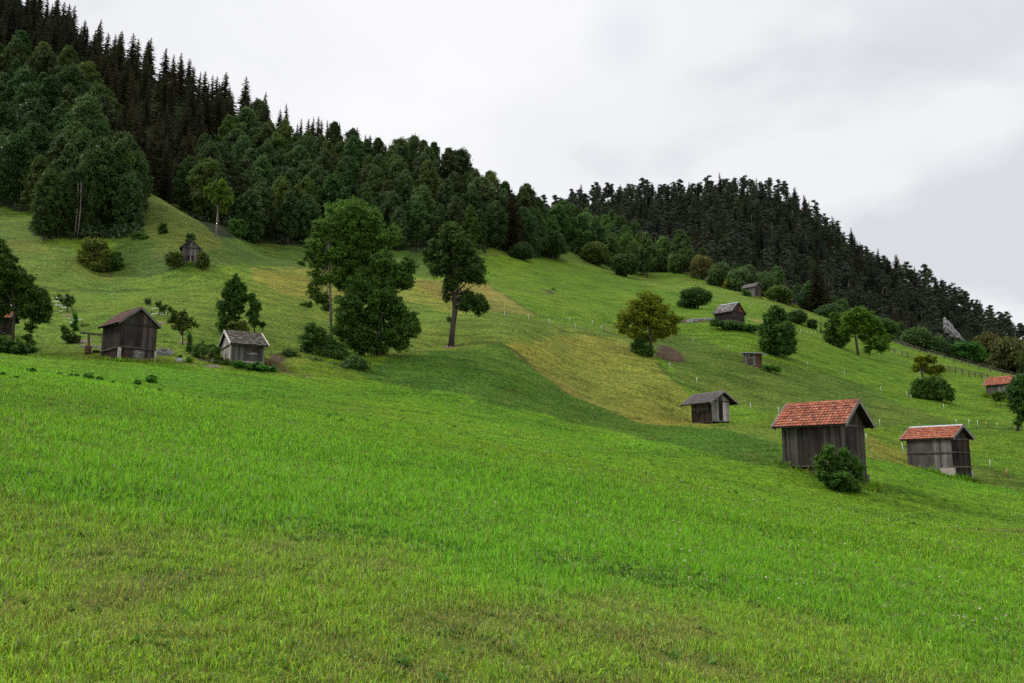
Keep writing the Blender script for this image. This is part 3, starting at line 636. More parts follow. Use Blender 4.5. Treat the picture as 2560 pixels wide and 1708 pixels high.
    m = MB(); g_ = d['gnd'](x, -s * wy); m.box(x - .12, x + .15, -s * wy - .12, -s * wy + .12, g_ - .4, g_ + .9); m.build('footing', M['concrete'], t)
    # 6 ---- tiled shed at the right edge on a post
    t, d = gable_shed('hay_shed', 'small red tiled shed at the right edge beside a dark round tree', 'shed', W(2533, 939.5, 140), 123, 1.45, 1.4, 4.4, of=.5, ob=.4, os_=.3, wall='wood_grey', gable='wood_dark', roofmat='tile_red', boardw=.2, floor=1.0)
    s, wy, x = d['s'], d['wy'], d['wx0']
    for xx in (x + .1, d['wx1'] - .1):
        for yy in (wy - .1, -wy + .1):
            m = MB(); m.box(xx - .12, xx + .12, yy - .12, yy + .12, d['gnd'](xx, yy) - .3, 1.02); m.build('post', M['beam'], t)
    m = MB(); m.box(x, d['wx1'], -wy, wy, .95, 1.05); m.build('floor', M['beam'], t)
    # 7 ---- log shed with shingles
    t, d = gable_shed('log_shed', 'blackened log shed with pale weathered shingles above a brambly bank', 'shed', W(1846.8, 756, 150), 133.5, 2.51, 1.98, 4.0, roof='shingle', roofmat='shingle_pale', verge='wood_dark', wall='wood_log', gable='wood_log', logs=True, rowh=.3, tilew=.22, of=.35, ob=.3, os_=.45, ridge_cap='metal')
    s, wy, x = d['s'], d['wy'], d['wx0']
    m = MB(); zz = d['ztop'](wy)
    def tri(y0, y1, mi):
        z0, z1 = d['ztop'](y0) - .03, d['ztop'](y1) - .03; m.quadbox([(x - .2, y0, zz), (x - .2, y1, zz), (x - .16, y1, zz), (x - .16, y0, zz), (x - .2, y0, z0), (x - .2, y1, z1), (x - .16, y1, z1), (x - .16, y0, z0)], mi)
    n = 18
    for i in range(n):
        a = -wy + 2 * wy * i / n; b = -wy + 2 * wy * (i + 1) / n - .01; tri(a, b, 0 if s * (a + b) > 0 else 1)
    m.build('gable_boarding', [M['wood_dark'], M['wood_rust']], t)
    # 8 ---- upper small grey shed
    t, d = gable_shed('log_shed', 'distant grey shed on the ridge against the wooded hill', 'shed', W(1896.8, 707, 230), 135.1, 1.9, 1.35, 4.53, roof='shingle', roofmat='shingle', verge='wood_dark', wall='wood_grey', gable='wood_log', rowh=.4, tilew=.4, of=.3, ob=.25, os_=.25, boardw=.25)
    # 10 --- little shed between two bushes below the hillock
    t, d = gable_shed('hay_shed', 'narrow brown grey shed half hidden between two round bushes', 'shed', W(478, 598.8, 122), 104, 1.6, 1.38, 3.6, roof='shingle', roofmat='tile_brown', verge='wood_dark', wall='wood_dark', gable='wood_grey', rowh=.4, tilew=.5, of=.3, ob=.3, os_=.42)
    x = d['wx0']; m = MB(); g_ = d['gnd'](x, 0)
    m.box(x - .06, x - .035, -.5, .5, g_, g_ + 1.3); m.build('door', M['wood_black'], t)
    m = MB(); m.box(x - .09, x - .065, -.12, .02, g_, g_ + 1.2); m.build('door_board', M['wood_pale'], t)
    # 11 --- shed at the left edge under the tree
    t, d = gable_shed('hay_shed', 'shed with orange tiles under the tree at the left edge', 'shed', W(41, 767, 80), 196, 1.45, 1.35, 4.2, wall='wood_black', gable='wood_black', roofmat='tile_old', of=.35, ob=.3, os_=.3, rowh=.28, tilew=.3, ridge_cap='metal')
    # 12 --- dark timber hut hidden under the bush on the ridge
    t, d = gable_shed('log_shed', 'low dark log hut almost hidden under a bush on the ridge', 'shed', W(1984, 748, 238), 140, 1.6, .7, 3.4, wall='wood_log', gable='wood_log', logs=True, roof='shingle', roofmat='shingle', rowh=.4, tilew=.5, of=.3, ob=.3, os_=.3, verge='wood_dark')
    # 9 ---- lean-to with a flat sheet metal roof
    Y = 125; p = W(1892.6, 918, Y); gz = G(p[0], p[1]); rot = math.radians(-40)
    t = thing('lean_to_shed', 'small plank lean-to with a slanting sheet metal roof on the mid slope', 'shed', (p[0], p[1], gz), rot, 'weathered hay sheds on the slope')
    m = MB(); R = random.Random(5)
    for i in range(14):
        a = -2.1 + i * .15; m.box(a, a + .142, -.03 - R.random() * .01, 0, .12, 2.42 - (a + 2.1) * .12)
    m.build('wall', M['wood_grey'], t)
    m = MB()
    for i in range(12):
        a = i * .15; m.box(.0, .03 + R.random() * .01, a, a + .142, .12, 2.15 - .0 * a)
    m.build('wall', M['wood_warm'], t)
    m = MB(); m.box(-2.1, 0, 1.78, 1.8, .0, 2.3); m.box(-2.1, -2.07, 0, 1.8, 0, 2.4); m.build('wall', M['wood_dark'], t)
    m = MB(); m.quadbox([(-2.6, -.35, 2.52), (.9, -.35, 2.12), (.9, 2.1, 2.12), (-2.6, 2.1, 2.52), (-2.6, -.35, 2.60), (.9, -.35, 2.20), (.9, 2.1, 2.20), (-2.6, 2.1, 2.60)])
    for i in range(12): 
        a = -2.55 + i * .3; z = 2.61 - (a + 2.6) * .1143; m.quadbox([(a, -.36, z - .02), (a + .05, -.36, z - .025), (a + .05, 2.11, z - .025), (a, 2.11, z - .02), (a, -.36, z + .02), (a + .05, -.36, z + .015), (a + .05, 2.11, z + .015), (a, 2.11, z + .02)])
    m.build('roof', M['metal'], t)
    m = MB(); m.box(-1.35, -.45, -.07, -.04, .25, 1.85); m.build('door', M['wood_dark'], t)
    m = MB(); m.box(-1.3, -.5, -.09, -.071, 1.6, 1.68); m.box(-1.3, -.5, -.09, -.071, .4, .48); m.box(-.42, -.38, -.09, -.04, .2, 1.95); m.build('door_batten', M['wood_pale'], t)
    for (a, b) in ((-.05, -.02), (0.0, 1.75), (-2.05, 0), (-2.05, 1.75)):
        m = MB(); gg = G(*(np.array([p[0], p[1]]) + np.array([math.cos(rot) * a - math.sin(rot) * b, math.sin(rot) * a + math.cos(rot) * b]))) - gz
        m.box(a - .1, a + .1, b - .08, b + .08, gg - .35, .14); m.build('post', M['concrete'], t)
sheds()
# ---------------------------------------------------------------- vegetation
def unit(v): return v / (np.linalg.norm(v, axis=-1, keepdims=True) + 1e-9)
def puff_leaves(C, R, n, size, r, squash=.8, up=.35, shell=.55, aspect=.62, below=.55):
    """n leaf cards spread over puffs at C with radii R; returns quads and tone"""
    C = np.asarray(C, float); R = np.asarray(R, float)
    pi = r.choice(len(C), n, p=R ** 2 / (R ** 2).sum()); pt = r.normal(0, .16, len(C))
    d = unit(r.normal(size=(n, 3))); flip = (d[:, 2] < 0) & (r.random(n) > below); d[flip, 2] *= -1
    rad = R[pi] * (shell + (1.12 - shell) * r.random(n) ** .6) * (1 + .5 * r.random(n) ** 6); p = C[pi] + d * rad[:, None] * np.array([1, 1, squash])
    nn = unit(d * .7 + r.normal(size=(n, 3)) * .55 + np.array([0, 0, up])); a = unit(np.cross(nn, r.normal(size=(n, 3)))); b = np.cross(nn, a)
    s = size * (.55 + .9 * r.random(n))[:, None]; a = a * s; b = b * s * aspect; f = nn * s * .18
    Q = np.stack([p - a, p - b * 1 + f, p + a, p + b + f], 1)
    return Q, np.clip(.42 + pt[pi] + r.normal(0, .2, n), 0, 1)
def twig_leaves(C, n, length, leaf, r, per=12):
    """stray shoots that stick out of a crown"""
    C = np.asarray(C, float); ctr = C.mean(0); k = r.integers(0, len(C), n); d = unit(unit(C[k] - ctr) + r.normal(0, .45, (n, 3)) + np.array([0, 0, .35])); ln = length * r.uniform(.5, 1.5, n)
    t_ = np.tile(np.linspace(.15, 1, per), n); i = np.repeat(np.arange(n), per); p = C[k][i] + d[i] * (ln[i] * t_)[:, None] + np.array([0, 0, -.15]) * (ln[i] * t_ ** 2)[:, None] + r.normal(0, leaf * .7, (n * per, 3))
    nn = unit(r.normal(size=(n * per, 3)) + np.array([0, 0, .8])); a = unit(np.cross(nn, r.normal(size=(n * per, 3)))); b = np.cross(nn, a); s_ = leaf * (.6 + .8 * r.random(n * per))[:, None] * (1.15 - .5 * t_[:, None])
    return np.stack([p - a * s_, p - b * s_ * .55, p + a * s_, p + b * s_ * .55], 1), np.clip(.55 + r.normal(0, .22, n * per), 0, 1)
def limb_tubes(mb, base, top, targets, r0, r, n=6):
    for t_ in targets:
        base_ = np.asarray(base); f = r.uniform(.35, .95); s = base_ + (np.asarray(top) - base_) * f; m = (s + t_) / 2 + np.array([0, 0, -.08 * np.linalg.norm(t_ - s)])
        mb.tube([s, m, t_], [r0 * (1 - .6 * f), r0 * .3, r0 * .08], 5, cap=False)
def broadleaf_proto(h, cw, seed, nleaf=12500, leaf=.23, trunk_h=.12, top=1.0, lobes=11):
    """crown of many small puffs on an uneven egg shaped envelope with a few main boughs"""
    r = np.random.default_rng(seed); C = []; R = []; z0 = h * trunk_h; ph = r.uniform(0, 6.28, 6); B = []
    for i in range(lobes):                                  # main boughs swell the outline
        B.append((r.uniform(0, 6.28), r.uniform(.15, .9), r.uniform(.25, .5)))
    n = 150
    for i in range(n):
        t_ = (i + .5) / n; th = i * 2.39996 + r.normal(0, .25); prof = math.sin(math.pi * min(1, (t_ ** (.72 * top)) * .93 + .07)) ** .55
        k = .72 + .13 * math.sin(3 * th + ph[0] + 4 * t_) + .10 * math.sin(5 * th + ph[1] - 7 * t_)
        for bt, bz, ba in B:
            dd = (math.atan2(math.sin(th - bt), math.cos(th - bt)) / .7) ** 2 + ((t_ - bz) / .16) ** 2; k += ba * .55 * math.exp(-dd)
        q = cw * .5 * prof * k * r.uniform(.62, 1.02) if r.random() < .8 else cw * .5 * prof * k * r.uniform(.2, .6)
        C.append([q * math.cos(th), q * math.sin(th), z0 + (h - z0) * (t_ * .96 + .02) + r.normal(0, .25)]); R.append(r.uniform(.45, 1.0) * cw / 8.5)
    C = np.array(C); R = np.array(R)
    Q, tn = puff_leaves(C, R, nleaf, leaf, r, squash=1.0, shell=.45)
    Q3, t3 = twig_leaves(C, 150, cw * .16, leaf, r); Q = np.vstack([Q, Q3]); tn = np.concatenate([tn, t3])
    L = C[r.permutation(n)[:16]]
    mb = MB(); lean = r.normal(0, .35, 2); tp = np.array([lean[0], lean[1], h * .88])
    mb.tube([(0, 0, -1), (0, 0, h * .12), (lean[0] * .5, lean[1] * .5, h * .5), tp], [h * .016, h * .013, h * .009, h * .002], 7)
    limb_tubes(mb, (0, 0, h * .1), tp, L, h * .010, r)
    return quads_mesh('broadleaf_crown', Q, M['leaf'], tn), mb.mesh('trunk', M['bark'], True)
def spruce_proto(h, rb, seed, m='needle', start=.08, dens=1.0, droop=.35):
    r = np.random.default_rng(seed); Q = []; T = []; z = h * start
    while z < h * .985:
        f = 1 - z / h; k = int((5 + 5 * f) * dens); rr = rb * f ** .74 + .12; pt = r.normal(0, .12)
        for i in range(k):
            th = r.uniform(0, 2 * math.pi); ln = rr * r.uniform(.55, 1.15); d = np.array([math.cos(th), math.sin(th), 0]); sd = np.array([-d[1], d[0], 0]); seg = max(2, int(ln / .55))
            for j in range(seg):
                a0 = ln * j / seg; a1 = ln * (j + 1.25) / seg; sag = lambda q: -droop * ln * (q / ln) ** 1.0 + .22 * ln * max(0, q / ln - .6)
                p0 = d * a0 + np.array([0, 0, z + sag(a0)]); p1 = d * a1 + np.array([0, 0, z + sag(a1)]); wd = (.18 + .30 * (1 - j / seg)) * min(1, .35 + f * 1.4) * r.uniform(.7, 1.2)
                tilt = np.array([0, 0, r.uniform(-.25, .25)])
                Q.append([p0 - sd * wd - tilt * wd, p0 + sd * wd + tilt * wd, p1 + sd * wd * .45, p1 - sd * wd * .45]); T.append(.4 + pt + r.normal(0, .18))
                if r.random() < .75:
                    dr = np.array([0, 0, -wd * r.uniform(.8, 1.5)]); Q.append([p0, p1, p1 + dr * .7, p0 + dr]); T.append(.35 + pt + r.normal(0, .18))
        z += h * .018 + .12
    for i in range(3):                                     # leader
        th = r.uniform(0, 6.28); sd = np.array([math.cos(th), math.sin(th), 0]) * .12; Q.append([np.array([0, 0, h * .95]) - sd, np.array([0, 0, h * .95]) + sd, np.array([0, 0, h * 1.01]) + sd * .2, np.array([0, 0, h * 1.01]) - sd * .2]); T.append(.4)
    mb = MB(); mb.tube([(0, 0, -1.2), (0, 0, h * .5), (0, 0, h * .97)], [h * .013, h * .008, h * .0015], 6)
    return quads_mesh('conifer_crown', np.array(Q), M[m], np.clip(T, 0, 1)), mb.mesh('trunk', M['bark'], True)
def pine_proto(h, seed, bare=.45, cw=4.6, nleaf=2400, leaf=.38):
    r = np.random.default_rng(seed); n = 17; C = []; R = []; lean = r.normal(0, .5, 2)
    for i in range(n):
        f = bare + (1 - bare) * (i + .5) / n; q = cw * .5 * (1.0 - .62 * max(0, (f - bare - .25) / (1 - bare))) * r.uniform(.25, .95); th = r.uniform(0, 6.28)
        C.append([q * math.cos(th) + lean[0] * f, q * math.sin(th) + lean[1] * f, h * f]); R.append(r.uniform(.95, 1.7) * (1.1 - .4 * (f - bare)))
    C = np.array(C); C[-1, :2] = lean
    Q, tn = puff_leaves(C, R, nleaf, leaf, r, squash=.55, shell=.25, aspect=.5, below=.35)
    mb = MB(); top = np.array([lean[0], lean[1], h * .96]); mb.tube([(0, 0, -1.2), (lean[0] * .4, lean[1] * .4, h * .5), top], [h * .013, h * .010, h * .003], 6)
    for c in C[:-1]:
        f = c[2] / h; s = np.array([lean[0] * f, lean[1] * f, c[2] - .5]); mb.tube([s, c], [.09, .03], 4, cap=False)
    return quads_mesh('pine_crown', Q, M['pine'], tn), mb.mesh('trunk', M['pine_bark'], True)
def bush_proto(seed, nleaf=3600, leaf=.055, n=22):
    """unit bush: 1 m high, about 1.1 m wide"""
    r = np.random.default_rng(seed); th = r.uniform(0, 6.28, n); q = .42 * np.sqrt(r.random(n)); z = .16 + .64 * r.random(n) * np.sqrt(np.clip(1 - (q / .52) ** 2, .15, 1))
    C = np.stack([q * np.cos(th), q * np.sin(th), z], -1); R = r.uniform(.12, .21, n)
    Q, tn = puff_leaves(C, R, nleaf, leaf, r, shell=.4, below=.7); Q3, t3 = twig_leaves(C, 70, .17, leaf * .9, r); Q = np.vstack([Q, Q3]); tn = np.concatenate([tn, t3])
    mb = MB()
    for c in C[:12]: mb.tube([(c[0] * .12, c[1] * .12, -.06), (c[0] * .5, c[1] * .5, c[2] * .5), c], [.018, .012, .004], 5, cap=False)
    return quads_mesh('bush_foliage', Q, M['leaf'], tn), mb.mesh('stems', M['bark'], True)
P_BROAD = [broadleaf_proto(h, cw, 100 + i, trunk_h=th, top=tp_) for i, (h, cw, th, tp_) in enumerate([(15, 8, .1, 1.0), (14, 9, .1, 1.15), (16, 7, .14, .9), (13, 7.5, .06, 1.1), (17, 8.5, .1, 1.0), (15, 6.5, .18, .8), (14, 10, .1, 1.2)])]
H_BROAD = [15, 14, 16, 13, 17, 15, 14]; W_BROAD = [8, 9, 7, 7.5, 8.5, 6.5, 10]
P_SPRUCE = [spruce_proto(h, rb, 200 + i) for i, (h, rb) in enumerate([(24, 5.2), (26, 4.6), (22, 5.2), (25, 4.2), (20, 4.8)])]; H_SPRUCE = [24, 26, 22, 25, 20]
P_PINE = [pine_proto(h, 300 + i, bare=b, cw=c) for i, (h, b, c) in enumerate([(17, .5, 5.6), (18, .42, 6.0), (16, .36, 5.6), (19, .56, 5.0), (15, .3, 6.0), (17, .45, 5.0)])]; H_PINE = [17, 18, 16, 19, 15, 17]
P_BUSH = [bush_proto(400 + i) for i in range(5)]
COUNT = {}
def place(proto, name, cat, x, y, s, label, group, tint=(1, 1, 1), parts=('crown', 'trunk'), sx=None, rot=None, sink=0.0):
    o = thing(name, label, cat, (x, y, G(x, y) - sink), rng.uniform(0, 6.28) if rot is None else rot, group)
    o.scale = (sx or s, sx or s, s)
    for me, pn in zip(proto, parts):
        c = obj(pn, me, o); c.color = (*tint, 1)
    return o
def tint_of(base, v=.18):
    k = rng.uniform(1 - v, 1 + v); return tuple(float(b * k * rng.uniform(1 - v * .5, 1 + v * .5)) for b in base)
TAKEN = []
def free(x, y, rad):
    if not TAKEN: return True
    T = np.array(TAKEN); d = np.hypot(T[:, 0] - x, T[:, 1] - y); return bool((d > (T[:, 2] + rad) * .5).all())
def scatter(n, px0, px1, y0, y1, rad, fn, tries=14000, cond=None):
    """fn(x, y, px, f) places one tree; y0, y1 are tables px -> forward distance"""
    k = 0
    for _ in range(tries):
        if k >= n: break
        px = rng.uniform(px0, px1); a = np.interp(px, *y0); b = np.interp(px, *y1)
        if b <= a: continue
        Y = math.sqrt(rng.uniform(a * a, b * b)); u = float(ray(px, 500)[0]) * 1.0
        x = (px - PW / 2) / FPX * Y * 1.0 / cP if False else u * Y
        if cond and not cond(px, Y): continue
        if free(x, Y, rad): TAKEN.append((x, Y, rad)); fn(x, Y, px, (Y - a) / (b - a)); k += 1
    return k
def row(*p): return [q[0] for q in p], [q[1] for q in p]
edge = row((-260, 165), (0, 167), (100, 157), (150, 148), (190, 140), (345, 142), (352, 184), (420, 182), (545, 178), (620, 178), (760, 185), (900, 193), (1000, 198), (1200, 212), (1330, 236), (1350, 245))
crest = row((-260, 345), (0, 335), (150, 300), (500, 290), (620, 284), (780, 280), (1000, 268), (1100, 265), (1250, 270), (1350, 290))
spr0 = row((-260, 262), (0, 262), (150, 250), (250, 226), (330, 186), (440, 186), (500, 220), (560, 252), (700, 262), (820, 274), (1000, 264), (1010, 290))
spr1 = row((-260, 350), (0, 340), (150, 304), (500, 296), (620, 290), (780, 286), (1000, 274), (1020, 275))
def f_spruce(x, y, px, f):
    i = int(rng.integers(len(P_SPRUCE))); hh = 19 if px < 330 else (17.5 if px < 600 else (15.5 if px < 760 else 13)); s = hh / H_SPRUCE[i] * rng.uniform(.6, 1.08)
    sky = f > .72
    lab, g = ('tall dark spruce with a pointed top on the skyline of the left ridge', 'spruces on the left skyline') if sky else ('brown green spruce in the dense stand below the left ridge', 'spruces of the stand below the left ridge')
    place(P_SPRUCE[i], 'spruce_tree', 'spruce', x, y, s, lab, g, tint_of((1.6, 1.25, 1.1) if px > 200 else (1.2, 1.15, 1.1)))
def f_broad(x, y, px, f):
    i = int(rng.integers(len(P_BROAD))); s = (15.0 if px > 300 else 16) / H_BROAD[i] * rng.uniform(.78, 1.1) * (1 if f > .12 else .85)
    t = (.95, 1.0, .95) if px < 350 else (1.05, 1.0, 1.1)
    q_ = rng.random(); t = (1.4, 1.2, .9) if q_ < .16 else ((1.15, 1.15, 1.35) if q_ < .34 else ((.7, .85, .8) if q_ < .5 else t))
    t = tuple(q * (.78 if px < 350 else .88) for q in t)
    if px < 350: lab, g = 'green broadleaf tree in the wood on the left above the meadow', 'broadleaf trees of the left wood'
    elif f < .25: lab, g = 'dark green broadleaf tree at the foot of the middle wood beside the grass', 'trees along the foot of the middle wood'
    elif f > .8: lab, g = 'greyish green broadleaf tree topping the ridge of the middle wood', 'trees on the ridge of the middle wood'
    else: lab, g = 'broadleaf tree inside the middle wood between ridge and meadow', 'trees inside the middle wood'
    place(P_BROAD[i], 'broadleaf_tree', 'tree', x, y, s, lab, g, tint_of(t, .22))
scatter(194, -230, 1000, spr0, spr1, 3.9, f_spruce)
notclear = lambda px, Y: not (350 < px < 400 and Y < 215) and not (spr0[1][0] and np.interp(px, *spr0) < Y < 400 and px < 560)
scatter(214, -230, 1345, edge, crest, 6.4, f_broad, cond=notclear)
# the wooded hill across the little valley
hill0 = row((1330, 395), (1450, 345), (1650, 350), (1800, 345), (1950, 335), (2100, 325), (2250, 305), (2400, 288), (2560, 275), (2700, 270))
hill1 = row((1330, 480), (1350, 478), (1500, 508), (1650, 528), (1800, 526), (1900, 518), (2000, 508), (2100, 498), (2200, 488), (2300, 478), (2400, 468), (2500, 458), (2620, 448), (2700, 440))
def rockfree(px, Y): return not (2325 < px < 2425 and 150 < Y < 396)
def f_hillm(x, y, px, f):
    i = int(rng.integers(len(P_BROAD))); s = 14.5 / H_BROAD[i] * rng.uniform(.75, 1.2)
    place(P_BROAD[i], 'young_broadleaf_tree', 'tree', x, y, s, 'mid green leafy tree in the belt below the pines of the far hill', 'leafy trees in the belt below the far pines', tint_of((1.25, 1.3, 1.15), .3))  # ordinary broadleaf trees of the belt, grown from the same prototypes
def f_hillb(x, y, px, f):
    i = int(rng.integers(len(P_BROAD))); s = 10.5 / H_BROAD[i] * rng.uniform(.7, 1.2)
    place(P_BROAD[i], 'broadleaf_tree', 'tree', x, y, s, 'low green broadleaf tree at the foot of the far right hill', 'broadleaf trees at the foot of the far hill', tint_of((1.1, 1.1, 1.2), .25))
scatter(62, 1330, 1700, row((1330, 262), (1500, 275), (1720, 300)), row((1330, 440), (1480, 430), (1600, 400), (1700, 340)), 7.0, f_hillm)
scatter(42, 1500, 2650, row((1330, 262), (1500, 290), (1720, 315), (1900, 262), (2060, 245), (2225, 230), (2400, 215), (2560, 195), (2700, 190)), row((1330, 420), (1500, 360), (1720, 360), (1900, 345), (2700, 300)), 7.5, f_hillb, cond=rockfree)
def f_hillp(x, y, px, f):
    i = int(rng.integers(len(P_PINE))); s = 13.0 / H_PINE[i] * rng.uniform(.65, 1.2)
    if px < 1690 and f > .8: lab, g, s, c = 'slender pine standing against the sky on the left end of the far hill', 'thin pines on the left end of the far hill', s * 1.08, (1, 1, 1.1)
    elif f > .85: lab, g, c = 'dark pine on the skyline of the far right hill', 'pines on the crest of the far hill', (1, 1, 1.05)
    else: lab, g, c = 'dull green pine on the steep flank of the far right hill', 'pines on the flank of the far hill', (1, 1, 1)
    place(P_PINE[i], 'pine_tree', 'pine', x, y, s, lab, g, tint_of(c, .25))
def f_hills(x, y, px, f):
    i = int(rng.integers(len(P_SPRUCE))); s = 15.0 / H_SPRUCE[i] * rng.uniform(.6, 1.2); c = (1.3, 1.3, 1.6) if rng.random() > .2 else (2.3, 1.5, 1.6)
    lab, g = ('pointed spruce on the lower skyline of the far right hill', 'spruces on the skyline of the far hill') if f > .82 else ('dark spruce among the pines of the far right hill', 'spruces on the flank of the far hill')
    place(P_SPRUCE[i], 'spruce_tree', 'spruce', x, y, s, lab, g, tint_of(c, .2), sx=s * 1.15)
scatter(103, 1335, 2680, hill0, hill1, 5.6, f_hills, cond=lambda px, Y: rockfree(px, Y) and rng.random() < np.interp(px, [1400, 1900, 2050, 2280, 2400], [.12, .3, .9, .9, .2]))
scatter(298, 1330, 2690, hill0, hill1, 5.6, f_hillp, cond=rockfree)
# the remaining trees of the far hill, past the ones set out singly, as one wood
def far_wood():
    Qs = []; Ts = []; k = 0
    for _ in range(30000):
        if k >= 900: break
        px = rng.uniform(1345, 2690); a, b = np.interp(px, *hill0), np.interp(px, *hill1); Y = math.sqrt(rng.uniform(a * a, b * b)); x = float(ray(px, 500)[0]) * Y
        if not rockfree(px, Y) or not free(x, Y, 3.9): continue
        TAKEN.append((x, Y, 3.9)); k += 1; me = FW[int(rng.integers(len(FW)))]; Q, tn, h = me; s_ = rng.uniform(7.5, 13) / h; th = rng.uniform(0, 6.28); c_, s2 = math.cos(th), math.sin(th)
        q = Q[rng.random(len(Q)) < .5]; R_ = np.array([[c_, s2, 0], [-s2, c_, 0], [0, 0, 1]]); Qs.append((q @ R_) * s_ * np.array([1.1, 1.1, 1]) + np.array([x, Y, G(x, Y)])); Ts.append(np.full(len(q), rng.uniform(.15, .7)))
    tag(obj('wood', quads_mesh('wood', np.vstack(Qs), M['pine'], np.concatenate(Ts))), 'smaller trees packed between the pines and spruces of the far hill', 'wood', kind='stuff')
def _mesh_quads(me, h):
    co = np.empty(len(me.vertices) * 3, np.float32); me.vertices.foreach_get('co', co); return co.reshape(-1, 4, 3).astype(float), None, h
FW = [_mesh_quads(P_PINE[i][0], H_PINE[i]) for i in (1, 2, 4)] + [_mesh_quads(P_SPRUCE[i][0], H_SPRUCE[i]) for i in (0, 2)]
far_wood()
# brush under the wood: nobody could count it
def underwood():
    n = 5200; Cs = []
    for _ in range(n):
        if rng.random() < .55: px = rng.uniform(-230, 1340); a, b = np.interp(px, *edge), np.interp(px, *crest)
        else: px = rng.uniform(1340, 2680); a, b = np.interp(px, *hill0), np.interp(px, *hill1)
        if 350 < px < 400: continue
        Y = rng.uniform(a, b); u = float(ray(px, 500)[0]); Cs.append((u * Y, Y))
    for _ in range(420):
        px = rng.uniform(85, 345); Y = rng.uniform(138, 165); Cs.append((float(ray(px, 500)[0]) * Y, Y + 2))
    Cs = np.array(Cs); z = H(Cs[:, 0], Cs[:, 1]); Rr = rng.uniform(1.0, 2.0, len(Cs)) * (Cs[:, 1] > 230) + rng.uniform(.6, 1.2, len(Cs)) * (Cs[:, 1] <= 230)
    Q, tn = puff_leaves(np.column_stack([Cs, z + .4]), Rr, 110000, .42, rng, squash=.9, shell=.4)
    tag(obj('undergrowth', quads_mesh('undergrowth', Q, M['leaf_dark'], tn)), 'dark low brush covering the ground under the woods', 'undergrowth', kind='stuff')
underwood()
# ---- single trees and bushes set out one by one: (px, py or None, Y or None, height px, width px)
def single(kind, px, py, hpx, wpx, label, tint=(1, 1, 1), Y=None, name=None, cat=None, group=None):
    p = at(px, py, 20) if Y is None else W(px, py, Y)
    x, y = p[0], p[1]; g = G(x, y); k = y / FPX
    if Y is not None: hpx = hpx + (p[2] - g) / k * -1 * 0 + max(0, (p[2] - g) / k)
    if kind == 'bush':
        pr = P_BUSH[int(rng.integers(len(P_BUSH)))]; h = hpx * k; w_ = wpx * k / 1.12
        return place(pr, name or 'bush', cat or 'bush', x, y, h, label, group, tint, ('foliage', 'stems'), sx=w_, sink=.1)
    L, Hh = {'broad': (P_BROAD, H_BROAD), 'spruce': (P_SPRUCE, H_SPRUCE), 'pine': (P_PINE, H_PINE)}[kind]
    i = int(rng.integers(len(L))); h = hpx * k
    ww = {'broad': (W_BROAD[i] if kind == 'broad' else 1) * 1.05, 'spruce': 6.2, 'pine': 4.8}[kind]
    return place(L[i], name or {'broad': 'broadleaf_tree', 'spruce': 'spruce_tree', 'pine': 'pine_tree'}[kind], cat or {'broad': 'tree', 'spruce': 'spruce', 'pine': 'pine'}[kind], x, y, h / Hh[i], label, group, tint, sx=wpx * k / ww)
# a bigger, rounder bush proto for far hedge trees
P_ROUND = [bush_proto(450 + i, nleaf=9500, leaf=.034, n=46) for i in range(4)]
def roundtree(px, py, hpx, wpx, label, tint=(1, 1, 1), Y=None, group=None, name='round_tree', cat='tree'):
    p = at(px, py, 20) if Y is None else W(px, py, Y); x, y = p[0], p[1]; k = y / FPX; g = G(x, y)
    if Y is not None: hpx += max(0, (p[2] - g) / k)
    return place(P_ROUND[int(rng.integers(4))], name, cat, x, y, hpx * k, label, group, tint, ('foliage', 'stems'), sx=wpx * k / 1.1, sink=.15)
OL = (1.35, 1.1, .75); DK = (.8, .8, .8); BR = (1.6, 1.0, .8); GR = (1.1, 1.1, 1.2)
for a in [
 (1378, 646, 84, 92, 'large dark round tree at the left end of the hedge above the pasture', (.75, .8, .7)), (1302, 648, 52, 64, 'dark bush where the middle wood meets the pasture', DK),
 (1488, 662, 66, 78, 'olive tinted bushy tree in the hedge above the pasture', OL), (1452, 640, 50, 60, 'small dark tree behind the olive one in the hedge', DK),
 (1562, 692, 72, 78, 'dark bushy tree at the lowest corner of the hedge', (.85, .85, .7)), (1532, 668, 72, 66, 'yellowish green tree in the middle of the hedge', (1.4, 1.15, .7)),
 (1425, 612, 60, 66, 'green tree behind the hedge near the wood', (1, 1.1, .9)), (1600, 664, 80, 76, 'tall yellow green tree at the back of the hedge', (1.4, 1.2, .7)), (1652, 674, 62, 80, 'wide green tree at the back right of the hedge', (1, 1.15, .9)),
 (1738, 771, 64, 82, 'isolated dark green round tree in the open pasture left of the log shed', (.7, .85, .6)),
 (1992, 808, 42, 48, 'round dark tree on the upper meadow right of the tall poplar like tree', (.7, .8, .65)), (2031, 822, 31, 27, 'tiny round tree standing alone beside the dead trunk', (.8, .9, .7)),
 (420, 578, 0, 0, None)]:
    if a[4]: roundtree(*a[:5], a[5])
